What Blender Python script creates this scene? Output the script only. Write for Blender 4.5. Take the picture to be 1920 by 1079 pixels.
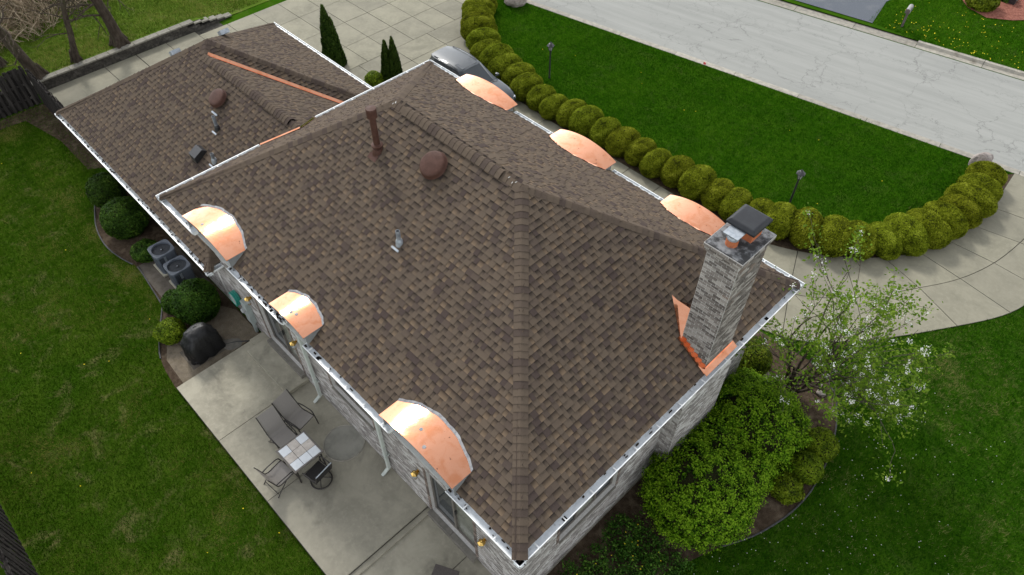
import bpy, bmesh, math, random
import numpy as np
from mathutils import Vector, Matrix
random.seed(7); rng = np.random.default_rng(7)
R = math.radians
sc = bpy.context.scene
for o in list(bpy.data.objects): bpy.data.objects.remove(o)
col = sc.collection

# ------------------------------------------------------------------ camera, sky, sun, exposure
CAM = Vector((3.568, -3.681, 18.65))
PITCH, YAW, ROLL, FPX = 0.849719, 2.367741, -0.002088, 1354.73
fw = Vector((math.cos(PITCH)*math.cos(YAW), math.cos(PITCH)*math.sin(YAW), -math.sin(PITCH)))
rt = Vector((math.sin(YAW), -math.cos(YAW), 0)); up = rt.cross(fw)
rt, up = rt*math.cos(ROLL)+up*math.sin(ROLL), up*math.cos(ROLL)-rt*math.sin(ROLL)
cd = bpy.data.cameras.new('camera'); cam = bpy.data.objects.new('camera', cd); col.objects.link(cam)
m = Matrix.Identity(4)
for i in range(3): m[i][0] = rt[i]; m[i][1] = up[i]; m[i][2] = -fw[i]; m[i][3] = CAM[i]
cam.matrix_world = m; cd.sensor_width = 36; cd.lens = FPX/1920*36; cd.clip_start = .1; cd.clip_end = 1000
sc.camera = cam

SUN = Vector((-.71, .27, .65)).normalized()
elev = math.asin(SUN.z); azim = math.atan2(SUN.x, SUN.y)
w = bpy.data.worlds.new('World'); sc.world = w; w.use_nodes = True
nt = w.node_tree; bg = nt.nodes['Background']
sky = nt.nodes.new('ShaderNodeTexSky'); sky.sky_type = 'NISHITA'; sky.sun_disc = False
sky.sun_elevation = elev; sky.sun_rotation = azim; sky.air_density = 1.0; sky.dust_density = .3; sky.ozone_density = 1.0
hs = nt.nodes.new('ShaderNodeHueSaturation'); hs.inputs['Saturation'].default_value = .16
nt.links.new(sky.outputs[0], hs.inputs['Color']); nt.links.new(hs.outputs[0], bg.inputs[0]); bg.inputs[1].default_value = .135
sd = bpy.data.lights.new('sun', 'SUN'); sd.energy = 1.0; sd.angle = R(10); sd.color = (1, .965, .91)
so = bpy.data.objects.new('sun', sd); col.objects.link(so); so.rotation_euler = SUN.to_track_quat('Z', 'Y').to_euler(); so.location = (-30, 10, 40)
sc.view_settings.view_transform = 'Standard'; sc.view_settings.look = 'None'; sc.view_settings.gamma = 1
sc.view_settings.exposure = 1.5
sc.render.engine = 'CYCLES'
sc.cycles.use_denoising = True
try: sc.cycles.denoiser = 'OPENIMAGEDENOISE'; sc.cycles.denoising_prefilter = 'ACCURATE'
except Exception: pass
sc.cycles.max_bounces = 6; sc.cycles.transparent_max_bounces = 6

# ------------------------------------------------------------------ node helpers
class NT:
    def __init__(s, name):
        s.m = bpy.data.materials.new(name); s.m.use_nodes = True; s.t = s.m.node_tree; s.p = s.t.nodes['Principled BSDF']
    def n(s, typ, props=None, **inp):
        nd = s.t.nodes.new('ShaderNode'+typ)
        for a, b in (props or {}).items(): setattr(nd, a, b)
        for a, b in inp.items():
            a = a.replace('_', ' ')
            sock = nd.inputs[int(a[1:])] if a[0] == 'i' and a[1:].isdigit() else nd.inputs[a]
            s.put(sock, b)
        return nd
    def put(s, sock, b):
        if hasattr(b, 'is_output') or isinstance(b, bpy.types.NodeSocket): s.t.links.new(b, sock)
        elif isinstance(b, (tuple, list)) and len(b) == 3 and sock.type == 'RGBA': sock.default_value = (*b, 1)
        else: sock.default_value = b
    def pos(s, stretch=None):
        g = s.n('NewGeometry').outputs['Position']
        if stretch: g = s.n('VectorMath', {'operation': 'MULTIPLY'}, i0=g, i1=stretch).outputs[0]
        return g
    def noise(s, scale, det=5, rough=.6, vec=None, dist=0):
        return s.n('TexNoise', Vector=vec or s.pos(), Scale=scale, Detail=det, Roughness=rough, Distortion=dist).outputs[0]
    def ramp(s, fac, a, b):
        return s.n('MapRange', {'interpolation_type': 'SMOOTHSTEP'}, Value=fac, From_Min=a, From_Max=b).outputs[0]
    def mix(s, f, a, b, mode='MIX'):
        nd = s.t.nodes.new('ShaderNodeMix'); nd.data_type = 'RGBA'; nd.blend_type = mode
        s.put(nd.inputs[0], f); s.put(nd.inputs[6], a); s.put(nd.inputs[7], b); return nd.outputs[2]
    def math(s, op, a, b=0., clamp=False):
        nd = s.t.nodes.new('ShaderNodeMath'); nd.operation = op; nd.use_clamp = clamp
        s.put(nd.inputs[0], a); s.put(nd.inputs[1], b); return nd.outputs[0]
    def attr(s, name): return s.n('Attribute', {'attribute_name': name}).outputs['Fac']
    def bump(s, h, strength=.3, dist=.02):
        s.t.links.new(s.n('Bump', Height=h, Strength=strength, Distance=dist).outputs[0], s.p.inputs['Normal'])
    def out(s, color, rough=.8, metal=0., spec=.4):
        s.put(s.p.inputs['Base Color'], color); s.put(s.p.inputs['Roughness'], rough); s.put(s.p.inputs['Metallic'], metal)
        s.p.inputs['Specular IOR Level'].default_value = spec; return s.m

def M(name, c1, c2=None, s=6, c3=None, s3=.6, t3=(.55, .7), a3=.6, rough=.8, metal=0., bump=0, bs=60, bd=.01, tone=0, spec=.4, stretch=None):
    t = NT(name); v = t.pos(stretch); c = c1
    if c2 is not None: c = t.mix(t.ramp(t.noise(s, vec=v), .35, .65), c1, c2)
    if c3 is not None: c = t.mix(t.math('MULTIPLY', t.ramp(t.noise(s3, vec=v), *t3), a3), c, c3)
    if tone: c = t.mix(t.math('MULTIPLY', t.math('SUBTRACT', 1., t.attr('tone')), tone), c, (.01, .01, .01))
    if bump: t.bump(t.noise(bs, 4, vec=v), bump, bd)
    return t.out(c, rough, metal, min(spec, .1) if rough >= .85 else spec)

def foliage_mat(name, dark, mid, light, trans=.25, rough=.6, vary=.3, spec=.1):
    t = NT(name); a = t.attr('tone')
    c = t.mix(t.ramp(a, 0, .55), dark, mid); c = t.mix(t.ramp(a, .5, 1), c, light)
    oi = t.n('ObjectInfo').outputs['Random']; c = t.n('HueSaturation', Hue=t.math('ADD', .494, t.math('MULTIPLY', oi, .02)), Value=t.math('ADD', 1-vary/2, t.math('MULTIPLY', oi, vary)), Color=c).outputs[0]
    t.out(c, rough, 0, spec)
    tr = t.n('BsdfTranslucent', Color=c); mx = t.n('MixShader', i0=trans, i1=t.p.outputs[0], i2=tr.outputs[0])
    t.t.links.new(mx.outputs[0], t.t.nodes['Material Output'].inputs[0]); return t.m

# ------------------------------------------------------------------ mesh helpers
class MB:
    def __init__(s): s.v = []; s.f = []; s.t = []; s.b = []
    def add(s, vs, fs, tone=.5, band=0.):
        n = len(s.v); s.v += [tuple(q) for q in vs]; s.f += [tuple(i+n for i in f) for f in fs]
        s.t += list(tone) if hasattr(tone, '__len__') else [tone]*len(vs)
        s.b += list(band) if hasattr(band, '__len__') else [band]*len(vs); return s
    def quad(s, a, b, c, d, tone=.5): return s.add((a, b, c, d), ((0, 1, 2, 3),), tone)
    def obox(s, o, ax, ay, az, tone=.5):
        o, ax, ay, az = map(Vector, (o, ax, ay, az))
        vs = [o, o+ax, o+ax+ay, o+ay, o+az, o+ax+az, o+ax+ay+az, o+ay+az]
        fs = [(0, 3, 2, 1), (4, 5, 6, 7), (0, 1, 5, 4), (1, 2, 6, 5), (2, 3, 7, 6), (3, 0, 4, 7)]
        if ax.cross(ay).dot(az) < 0: fs = [f[::-1] for f in fs]
        return s.add(vs, fs, tone)
    def box(s, x0, x1, y0, y1, z0, z1, tone=.5): return s.obox((x0, y0, z0), (x1-x0, 0, 0), (0, y1-y0, 0), (0, 0, z1-z0), tone)
    def prism(s, poly, z0, z1, tone=.5):
        a = sum(poly[i][0]*poly[(i+1) % len(poly)][1]-poly[(i+1) % len(poly)][0]*poly[i][1] for i in range(len(poly)))
        if a < 0: poly = poly[::-1]
        n = len(poly); vs = [(x, y, z0) for x, y in poly]+[(x, y, z1) for x, y in poly]
        return s.add(vs, [tuple(range(n, 2*n)), tuple(range(n-1, -1, -1))]+[(i, (i+1) % n, n+(i+1) % n, n+i) for i in range(n)], tone)
    def tube(s, p0, p1, r0, r1=None, n=8, caps=True, tone=.5):
        p0, p1 = Vector(p0), Vector(p1); r1 = r0 if r1 is None else r1; d = (p1-p0).normalized()
        a = d.orthogonal().normalized(); b = d.cross(a)
        vs = [p0+(a*math.cos(q)+b*math.sin(q))*r0 for q in [2*math.pi*i/n for i in range(n)]]
        vs += [p1+(a*math.cos(q)+b*math.sin(q))*r1 for q in [2*math.pi*i/n for i in range(n)]]
        fs = [(i, (i+1) % n, n+(i+1) % n, n+i) for i in range(n)]
        if caps: fs += [tuple(range(n-1, -1, -1)), tuple(range(n, 2*n))]
        return s.add(vs, fs, tone)
    def path(s, pts, r, n=8, closed=False):
        pts = [Vector(q) for q in pts]; N = len(pts); rs = r if hasattr(r, '__len__') else [r]*N
        ref = Vector((.13, .21, .97)); vs = []
        for i, q in enumerate(pts):
            d = (pts[(i+1) % N]-pts[i-1] if closed else pts[min(i+1, N-1)]-pts[max(i-1, 0)]).normalized()
            a = d.cross(ref); a = (a if a.length > .05 else d.orthogonal()).normalized(); b = d.cross(a)
            vs += [q+(a*math.cos(2*math.pi*j/n)+b*math.sin(2*math.pi*j/n))*rs[i] for j in range(n)]
        fs = [(i*n+j, i*n+(j+1) % n, ((i+1) % N)*n+(j+1) % n, ((i+1) % N)*n+j) for i in range(N if closed else N-1) for j in range(n)]
        if not closed: fs += [tuple(range(n-1, -1, -1)), tuple(range((N-1)*n, N*n))]
        return s.add(vs, fs)
    def lathe(s, prof, c=(0, 0, 0), n=16, axis=Vector((0, 0, 1)), tone=.5):
        c = Vector(c); d = Vector(axis).normalized(); a = d.orthogonal().normalized(); b = d.cross(a); vs = []
        for r, z in prof: vs += [c+d*z+(a*math.cos(2*math.pi*j/n)+b*math.sin(2*math.pi*j/n))*r for j in range(n)]
        fs = [(i*n+j, i*n+(j+1) % n, (i+1)*n+(j+1) % n, (i+1)*n+j) for i in range(len(prof)-1) for j in range(n)]
        if prof[0][0] > 1e-4: fs.append(tuple(range(n-1, -1, -1)))
        if prof[-1][0] > 1e-4: fs.append(tuple(range((len(prof)-1)*n, len(prof)*n)))
        return s.add(vs, fs, tone)
    def mesh(s, name, mat, smooth=False, bands=False):
        me = bpy.data.meshes.new(name); me.from_pydata(s.v, [], s.f); me.materials.append(mat)
        a = me.attributes.new('tone', 'FLOAT', 'POINT'); a.data.foreach_set('value', s.t)
        if bands: a = me.attributes.new('band', 'FLOAT', 'POINT'); a.data.foreach_set('value', s.b)
        if smooth: me.shade_smooth(); me.set_sharp_from_angle(angle=R(48))
        return me
    def build(s, name, mat, parent=None, smooth=False, bevel=0, bands=False, **tags):
        return link(name, s.mesh(name, mat, smooth, bands), parent, bevel, **tags)

def link(name, me, parent=None, bevel=0, **tags):
    o = bpy.data.objects.new(name, me); col.objects.link(o)
    if parent is not None:
        o.parent = parent
        if parent.type != 'EMPTY' or parent.location.length or any(parent.rotation_euler):
            o.matrix_parent_inverse = world_of(parent).inverted()
    if bevel:
        b = o.modifiers.new('bevel', 'BEVEL'); b.width = bevel; b.segments = 2; b.limit_method = 'ANGLE'
    for a, b in tags.items(): o[a] = b
    return o
def world_of(o):
    mloc = Matrix.LocRotScale(o.location, o.rotation_euler, o.scale)
    return (world_of(o.parent) @ o.matrix_parent_inverse @ mloc) if o.parent else mloc
def thing(name, label, cat, loc=(0, 0, 0), rz=0., group=None):
    o = bpy.data.objects.new(name, None); col.objects.link(o); o.location = loc; o.rotation_euler = (0, 0, rz)
    o.empty_display_size = .2; o['label'] = label; o['category'] = cat
    if group: o['group'] = group
    return o
def local(o):   # marks that children's meshes are in the thing's own coordinates
    for c in o.children_recursive: c.matrix_parent_inverse = Matrix.Identity(4)
def part(mb, name, mat, parent, **k):   # mesh already in the parent's local coordinates
    o = mb.build(name, mat, None, **k); o.parent = parent; return o
def tag(o, label, cat, group=None):
    o['label'] = label; o['category'] = cat
    if group: o['group'] = group
    return o
def copy_tree(o, parent=None):
    c = o.copy(); col.objects.link(c); c.parent = parent
    for ch in o.children: copy_tree(ch, c)
    return c
def arrays(name, V, F, mat, tone, parent=None, smooth=False, **tags):
    me = bpy.data.meshes.new(name); V = np.asarray(V, np.float32); F = np.asarray(F, np.int32); k = F.shape[1]
    me.vertices.add(len(V)); me.vertices.foreach_set('co', V.ravel())
    me.loops.add(F.size); me.loops.foreach_set('vertex_index', F.ravel())
    me.polygons.add(len(F)); me.polygons.foreach_set('loop_start', np.arange(len(F), dtype=np.int32)*k)
    a = me.attributes.new('tone', 'FLOAT', 'POINT'); a.data.foreach_set('value', np.asarray(tone, np.float32))
    me.materials.append(mat); me.update(calc_edges=True)
    if smooth: me.shade_smooth()
    if tags.pop('mesh_only', False): return me
    return link(name, me, parent, **tags)
def nrm(a): return a/np.maximum(np.linalg.norm(a, axis=-1, keepdims=True), 1e-9)
def leaves(P, Nn, size, aspect=.6, jit=.6, tone=None, sizevar=.35):
    n = len(P); nn = nrm(Nn+rng.normal(0, jit, (n, 3))); t = nrm(np.cross(nn, rng.normal(0, 1, (n, 3)))); b = np.cross(nn, t)
    s = size*(1+rng.uniform(-sizevar, sizevar, (n, 1))); fold = nn*s*.18
    V = np.stack([P-t*s, P+b*s*aspect+fold, P+t*s, P-b*s*aspect+fold], 1).reshape(-1, 3)
    F = np.arange(n*4).reshape(n, 4); tn = rng.uniform(.2, .9, n) if tone is None else tone
    return V, F, np.repeat(tn, 4)
def merge(*parts):
    V, F, T, o = [], [], [], 0
    for v, f, t in parts: V.append(v); F.append(f+o); T.append(t); o += len(v)
    return np.concatenate(V), np.concatenate(F), np.concatenate(T)
def inpoly(x, y, poly):
    c = np.zeros(len(x), bool); j = len(poly)-1
    for i in range(len(poly)):
        xi, yi = poly[i]; xj, yj = poly[j]
        if yi != yj: c ^= ((yi > y) != (yj > y)) & (x < (xj-xi)*(y-yi)/(yj-yi)+xi)
        j = i
    return c
def pnoise(P, f, seed=0):   # cheap smooth value pattern
    q = P*f+seed*7.3
    return (np.sin(q[:, 0]*1.7+np.sin(q[:, 1]*1.3+seed)*1.9)+np.sin(q[:, 1]*2.1+np.sin(q[:, 2]*1.1+2.7)*1.7)+np.sin(q[:, 2]*1.9+np.sin(q[:, 0]*.9+1.1)*2.1))/3

# ------------------------------------------------------------------ materials
def shingle_mat():
    t = NT('asphalt_shingle'); a = t.attr('tone'); b = t.attr('band')
    c = t.mix(t.ramp(a, .0, .45), (.044, .032, .029), (.088, .067, .049)); c = t.mix(t.ramp(a, .5, 1.), c, (.152, .108, .070))
    g = t.noise(160, 3, .8); c = t.mix(t.math('MULTIPLY', t.ramp(g, .3, .75), .4), c, t.mix(.5, c, (.12, .10, .085)))
    wv = t.noise(1.1, 4, .6); c = t.mix(t.math('MULTIPLY', t.ramp(wv, .45, .75), .10), c, (.10, .085, .07))
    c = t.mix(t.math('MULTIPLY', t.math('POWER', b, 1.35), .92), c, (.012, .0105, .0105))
    t.bump(g, .35, .004); return t.out(c, 1., 0, .08)
m_shingle = shingle_mat()
def copper_mat():
    t = NT('new_copper'); n1 = t.noise(3.2, 6, .62, dist=.6); n2 = t.noise(22, 4, .6)
    c = t.mix(t.ramp(n1, .42, .7), (.66, .315, .19), (.58, .235, .12)); c = t.mix(t.math('MULTIPLY', t.ramp(n2, .62, .78), .6), c, (.40, .13, .06))
    sp = t.ramp(t.noise(9, 2, .5), .70, .76); c = t.mix(t.math('MULTIPLY', sp, .75), c, (.20, .075, .045))
    r = t.math('ADD', .075, t.math('MULTIPLY', t.ramp(n1, .35, .7), .07)); t.bump(t.noise(2.6, 3), .08, .05); return t.out(c, r, 1., .5)
m_copper = copper_mat()
m_gut = M('gutter_white', (.80, .82, .82), (.74, .76, .76), 9, (.45, .44, .41), 2.2, (.62, .78), .4, rough=.4)
m_gutin = M('gutter_inside_metal', (.66, .69, .71), (.57, .60, .62), 7, (.16, .15, .14), 5, (.6, .72), .7, rough=.4, metal=.1)
m_fascia = M('fascia_grey_white', (.50, .51, .49), (.42, .43, .41), 4, rough=.6)
m_cheek = M('dormer_cheek_grey', (.20, .205, .20), (.16, .165, .165), 5, rough=.6)
m_down = M('downspout_sage', (.42, .45, .41), (.36, .39, .36), 5, rough=.45)
m_lead = M('sealant_grey', (.27, .27, .27), (.17, .17, .18), 14, (.42, .42, .42), 5, (.55, .7), .5, rough=.5, bump=.6, bs=40)
def brick_mat(name, c1, c2, c3):
    t = NT(name); a = t.attr('tone'); c = t.mix(t.ramp(a, .1, .55), c1, c2); c = t.mix(t.ramp(a, .6, .95), c, c3)
    n = t.noise(30, 5, .7); c = t.mix(t.math('MULTIPLY', t.ramp(n, .4, .7), .35), c, (.33, .31, .29))
    st = t.ramp(t.noise(1.3, 4), .52, .72); c = t.mix(t.math('MULTIPLY', st, .3), c, (.09, .085, .085))
    t.bump(t.noise(70, 4), .5, .006); return t.out(c, .9, 0, .25)
m_brick = brick_mat('grey_brick', (.075, .062, .053), (.175, .152, .133), (.32, .295, .265))
m_brickw = brick_mat('pale_grey_wall_brick', (.17, .155, .145), (.31, .29, .27), (.46, .445, .425))
m_brickb = brick_mat('brown_edge_brick', (.06, .042, .034), (.13, .095, .075), (.22, .17, .14))
m_mortar = M('mortar', (.50, .485, .46), (.41, .40, .38), 20, rough=.95, bump=.4)
def concrete_mat(name, c1, c2, c3, st=(.10, .095, .08), sa=.45):
    t = NT(name); v = t.pos()
    c = t.mix(t.ramp(t.noise(.9, 6, .65, dist=.4), .35, .68), c1, c2); c = t.mix(t.math('MULTIPLY', t.ramp(t.noise(7, 5, .7), .45, .7), .5), c, c3)
    c = t.mix(t.math('MULTIPLY', t.ramp(t.noise(.38, 5, .7, dist=.8), .52, .74), sa), c, st)
    c = t.mix(t.math('MULTIPLY', t.ramp(t.noise(2.1, 6, .75), .58, .72), .28), c, st)
    a = t.attr('tone'); c = t.mix(t.math('MULTIPLY', t.math('SUBTRACT', 1., a), .55), c, (.13, .122, .10))
    sp = t.ramp(t.noise(90, 3, .8), .62, .75); c = t.mix(t.math('MULTIPLY', sp, .35), c, (.16, .15, .135))
    t.bump(t.noise(120, 4, .8), .3, .003); return t.out(c, .9, 0, .25)
m_drive = concrete_mat('driveway_concrete', (.240, .226, .168), (.186, .176, .130), (.272, .256, .190), (.100, .096, .072), .5)
m_patio = concrete_mat('patio_concrete', (.345, .322, .250), (.245, .228, .176), (.385, .36, .285), (.085, .080, .063), .62)
m_joint = M('joint_dark', (.045, .042, .036), (.07, .065, .055), 8, rough=1)
def street_mat():
    t = NT('old_asphalt'); v = t.pos((1., 1., 0.)); st = t.pos((.18, 1.2, 0))
    rot = t.n('VectorRotate', {'rotation_type': 'Z_AXIS'}, Vector=t.pos(), Angle=-.17).outputs[0]
    sv = t.n('VectorMath', {'operation': 'MULTIPLY'}, i0=rot, i1=(.12, 1.6, 0)).outputs[0]
    c = t.mix(t.ramp(t.noise(1.3, 6, .7, vec=sv), .35, .68), (.265, .267, .246), (.222, .225, .207))
    c = t.mix(t.math('MULTIPLY', t.ramp(t.noise(60, 3, .8), .45, .75), .45), c, (.20, .205, .20))
    wv = t.n('VectorMath', {'operation': 'ADD'}, i0=t.pos(), i1=t.n('VectorMath', {'operation': 'SCALE'}, i0=t.n('TexNoise', Vector=t.pos(), Scale=1.1, Detail=6, Roughness=.65).outputs[1], Scale=1.7).outputs[0]).outputs[0]
    wv = t.n('VectorMath', {'operation': 'MULTIPLY'}, i0=wv, i1=(1, 1, 0)).outputs[0]
    e = t.n('TexVoronoi', {'feature': 'DISTANCE_TO_EDGE'}, Vector=wv, Scale=.42).outputs['Distance']
    e2 = t.n('TexVoronoi', {'feature': 'DISTANCE_TO_EDGE'}, Vector=wv, Scale=1.35).outputs['Distance']
    mk = t.ramp(t.noise(.33, 3, .5), .36, .52); mk2 = t.ramp(t.noise(.5, 3), .47, .6)
    k1 = t.math('MULTIPLY', t.math('SUBTRACT', 1., t.ramp(e, .0, .012)), mk); k2 = t.math('MULTIPLY', t.math('SUBTRACT', 1., t.ramp(e2, .0, .022)), mk2)
    cr = t.math('MAXIMUM', k1, t.math('MULTIPLY', k2, .7)); c = t.mix(t.math('MULTIPLY', cr, .5), c, (.075, .075, .07))
    dk = t.math('MULTIPLY', t.ramp(t.noise(2.4, 6, .75, vec=sv), .58, .74), .22); c = t.mix(dk, c, (.13, .132, .128))
    t.bump(t.noise(140, 3, .8), .4, .004); return t.out(c, .93, 0, .2)
m_street = street_mat()
m_nasph = M('neighbour_asphalt', (.105, .115, .13), (.085, .095, .11), 20, (.16, .165, .17), .7, (.5, .7), .5, rough=.9, bump=.3)
m_kerb = M('kerb_concrete', (.36, .335, .28), (.27, .255, .22), 5, (.16, .14, .11), 1.4, (.55, .72), .7, rough=.9, bump=.3, tone=.3)
def lawn_mat(name, c1, c2, straw, sa, s=1.0):
    t = NT(name); c = t.mix(t.ramp(t.noise(.7*s, 5, .6), .35, .68), c1, c2)
    c = t.mix(t.math('MULTIPLY', t.ramp(t.noise(38, 4, .8), .4, .7), .55), c, t.mix(.5, c, (.07, .11, .02)))
    c = t.mix(t.math('MULTIPLY', t.ramp(t.noise(1.15*s, 6, .72, dist=.7), .5, .73), sa), c, straw)
    c = t.mix(t.math('MULTIPLY', t.ramp(t.noise(16, 4, .8), .55, .75), .45), c, (.010, .022, .006))
    t.bump(t.noise(55, 4, .8), .8, .02); return t.out(c, 1., 0, 0.)
m_lawn = lawn_mat('lawn_ground', (.017, .060, .0015), (.030, .080, .003), (.08, .085, .03), .35)
m_lawnb = lawn_mat('back_lawn_ground', (.020, .050, .002), (.038, .070, .005), (.125, .112, .045), .8)
m_lawnk = lawn_mat('bank_lawn_ground', (.060, .105, .012), (.085, .135, .018), (.16, .14, .06), .8)
m_grass = foliage_mat('grass_blades', (.012, .052, .001), (.036, .118, .0025), (.098, .200, .010), .3, 1., 0, 0.)
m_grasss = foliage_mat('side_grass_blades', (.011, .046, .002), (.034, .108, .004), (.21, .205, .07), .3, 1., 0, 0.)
m_grassb = foliage_mat('back_grass_blades', (.018, .054, .001), (.050, .108, .004), (.175, .172, .040), .25, 1., 0, 0.)
m_grassk = foliage_mat('bank_grass_blades', (.045, .090, .008), (.105, .170, .018), (.20, .22, .05), .25, 1., 0, 0.)
m_soil = M('bed_soil', (.045, .031, .020), (.072, .052, .035), 7, (.14, .108, .075), 2.0, (.5, .7), .7, rough=1, bump=.9, bs=35, bd=.03)
m_soilp = M('bare_soil_pale', (.14, .115, .082), (.19, .16, .12), 6, (.07, .055, .04), 3, (.5, .7), .6, rough=1, bump=.9, bs=40, bd=.03)
m_red = M('red_mulch', (.18, .065, .045), (.26, .11, .08), 16, (.10, .035, .025), 5, (.5, .7), .7, rough=1, bump=1, bs=30, bd=.03)
m_hedge = foliage_mat('boxwood_leaves', (.042, .054, .003), (.160, .188, .010), (.29, .32, .032), .3, .9, .24, .03)
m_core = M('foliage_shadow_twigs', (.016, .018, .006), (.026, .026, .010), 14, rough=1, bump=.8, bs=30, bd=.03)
m_dark = foliage_mat('dark_shrub_leaves', (.010, .026, .002), (.036, .080, .007), (.090, .150, .018), .25)
m_yew = foliage_mat('arborvitae_leaves', (.006, .016, .003), (.021, .048, .006), (.052, .090, .014), .2)
m_bush = foliage_mat('viburnum_leaves', (.010, .040, .001), (.072, .182, .003), (.165, .30, .013), .35, .8, 0)
m_gold = foliage_mat('spirea_leaves', (.032, .058, .002), (.125, .175, .007), (.24, .28, .022), .3)
m_spir = foliage_mat('clipped_shrub_leaves', (.034, .066, .002), (.125, .185, .006), (.22, .28, .018), .3)
m_tleaf = foliage_mat('young_tree_leaves', (.036, .085, .005), (.110, .215, .012), (.22, .34, .03), .4)
m_petal = foliage_mat('white_blossom', (.55, .55, .50), (.75, .75, .72), (.85, .85, .82), .35)
m_cover = foliage_mat('ground_cover_leaves', (.010, .034, .003), (.032, .09, .008), (.09, .17, .02), .25)
m_bark = M('grey_bark', (.036, .028, .021), (.068, .054, .042), 9, (.05, .058, .02), 2, (.55, .72), .5, rough=1, bump=1, bs=18, bd=.04, stretch=(1, 1, .35))
m_twig = M('twig_bark', (.065, .052, .044), (.115, .096, .08), 20, rough=1)
m_reed = foliage_mat('dry_reeds', (.10, .075, .05), (.24, .185, .125), (.42, .35, .26), .2, .9)
m_fence = M('weathered_fence_wood', (.018, .016, .015), (.036, .032, .029), 9, (.11, .10, .09), 3, (.58, .75), .5, rough=.95, bump=.7, bs=30, stretch=(1, 1, .12))
m_block = M('retaining_block', (.055, .05, .044), (.095, .087, .075), 9, (.17, .16, .14), 3, (.55, .7), .5, rough=1, bump=1, bs=25, bd=.03, tone=.4)
m_capst = M('cap_stone', (.26, .245, .205), (.20, .19, .16), 8, (.12, .115, .09), 3, (.55, .7), .6, rough=1, bump=.6, tone=.3)
m_edge = M('black_edging', (.03, .03, .03), (.05, .05, .05), 9, rough=.7)
m_black = M('black_metal', (.014, .014, .015), (.022, .022, .024), 9, rough=.45, spec=.5)
m_brown = M('brown_vent_paint', (.052, .024, .017), (.068, .033, .024), 6, (.09, .06, .05), 4, (.6, .75), .3, rough=.6, spec=.15)
m_galv = M('galvanized', (.36, .39, .42), (.26, .29, .32), 12, rough=.45, metal=.4)
m_pvc = M('weathered_pvc', (.12, .13, .14), (.20, .215, .23), 10, rough=.7)
m_white = M('white_paint', (.72, .73, .72), (.64, .65, .64), 8, rough=.5)
m_hole = M('dark_interior', (.006, .006, .006), rough=1)
m_clay = M('clay_flue', (.40, .13, .055), (.30, .10, .05), 12, (.10, .06, .05), 5, (.6, .75), .6, rough=.9)
m_crown = M('chimney_crown', (.19, .195, .20), (.12, .122, .125), 8, (.03, .03, .03), 4, (.42, .58), .85, rough=.95, bump=.7, bs=40)
m_cap = M('flue_cap_black', (.009, .010, .013), (.014, .016, .019), 5, (.05, .053, .057), 7, (.66, .76), .4, rough=.5, spec=.3)
m_acb = M('condenser_blue_grey', (.105, .12, .145), (.088, .10, .122), 6, rough=.5)
m_grille = M('condenser_grille', (.022, .026, .032), (.034, .038, .046), 30, rough=.6)
m_fabric = M('grey_sling_fabric', (.25, .232, .212), (.22, .205, .187), 90, rough=.9, bump=.3, bs=200, bd=.002)
m_fabd = M('charcoal_sling_fabric', (.028, .026, .025), (.036, .034, .032), 90, rough=.85)
m_frame = M('bronze_chair_frame', (.020, .017, .015), (.03, .026, .023), 20, rough=.45)
m_tilew = M('pale_table_tile', (.62, .645, .665), (.56, .585, .605), 5, rough=.22)
m_tileb = M('beige_table_tile', (.48, .435, .385), (.40, .355, .31), 9, (.56, .52, .47), 5, (.5, .7), .6, rough=.3)
m_gcover = M('grill_cover_vinyl', (.0055, .0055, .006), (.008, .008, .009), 8, (.02, .02, .022), 3.5, (.62, .8), .25, rough=.5, bump=.5, bs=9, bd=.03)
m_brass = M('polished_brass', (.60, .40, .12), (.48, .31, .09), 9, rough=.22, metal=1)
m_hose = M('green_hose', (.012, .20, .155), (.02, .26, .20), 9, rough=.45)
m_util = M('utility_box_grey', (.27, .30, .285), (.23, .26, .25), 6, rough=.55)
m_glass = M('door_glass', (.028, .034, .038), (.035, .042, .046), .8, rough=.06, spec=.6)
m_curt = M('curtained_glass', (.175, .18, .15), (.14, .145, .12), 3, rough=.12, spec=.6)
m_dframe = M('brown_door_frame', (.135, .12, .105), (.11, .098, .085), 8, rough=.6)
m_stone = M('stone_sill', (.205, .19, .165), (.16, .15, .13), 8, rough=.9, bump=.4, tone=.2)
m_pad = M('weathered_pad', (.115, .10, .082), (.085, .074, .06), 5, (.055, .047, .038), 2, (.5, .7), .6, rough=.95, bump=.4)
m_pad2 = M('smooth_grey_pad', (.245, .238, .205), (.21, .204, .176), 3, (.12, .118, .10), 1.5, (.5, .7), .4, rough=.9)
m_boulder = M('boulder', (.30, .26, .235), (.20, .175, .16), 6, (.42, .39, .36), 3, (.5, .7), .6, rough=.95, bump=1, bs=14, bd=.05)
m_box = M('brown_wicker_box', (.052, .044, .040), (.075, .064, .058), 30, rough=.8, bump=.5, bs=60)
m_mail = M('mailbox_grey', (.25, .245, .235), (.19, .185, .18), 10, rough=.6)
m_mpost = M('mailbox_post_wood', (.085, .072, .066), (.12, .10, .09), 9, rough=.9)
m_flag = M('pink_flag', (.80, .10, .10), (.75, .12, .12), 5, rough=.7)
m_yellow = foliage_mat('dandelion_yellow', (.62, .48, .01), (.75, .60, .02), (.82, .70, .05), .1)
m_lampg = M('lantern_glass', (.32, .33, .33), (.24, .25, .25), 8, rough=.25)
m_debris = M('wet_leaf_litter', (.018, .014, .011), (.04, .03, .022), 20, rough=1)
def paint_mat():
    t = NT('slate_car_paint'); n = t.noise(300, 2)
    t.p.inputs['Coat Weight'].default_value = .35; t.p.inputs['Coat Roughness'].default_value = .04
    return t.out(t.mix(n, (.013, .019, .024), (.017, .025, .031)), .42, .1, .4)
m_paint = paint_mat()
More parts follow.
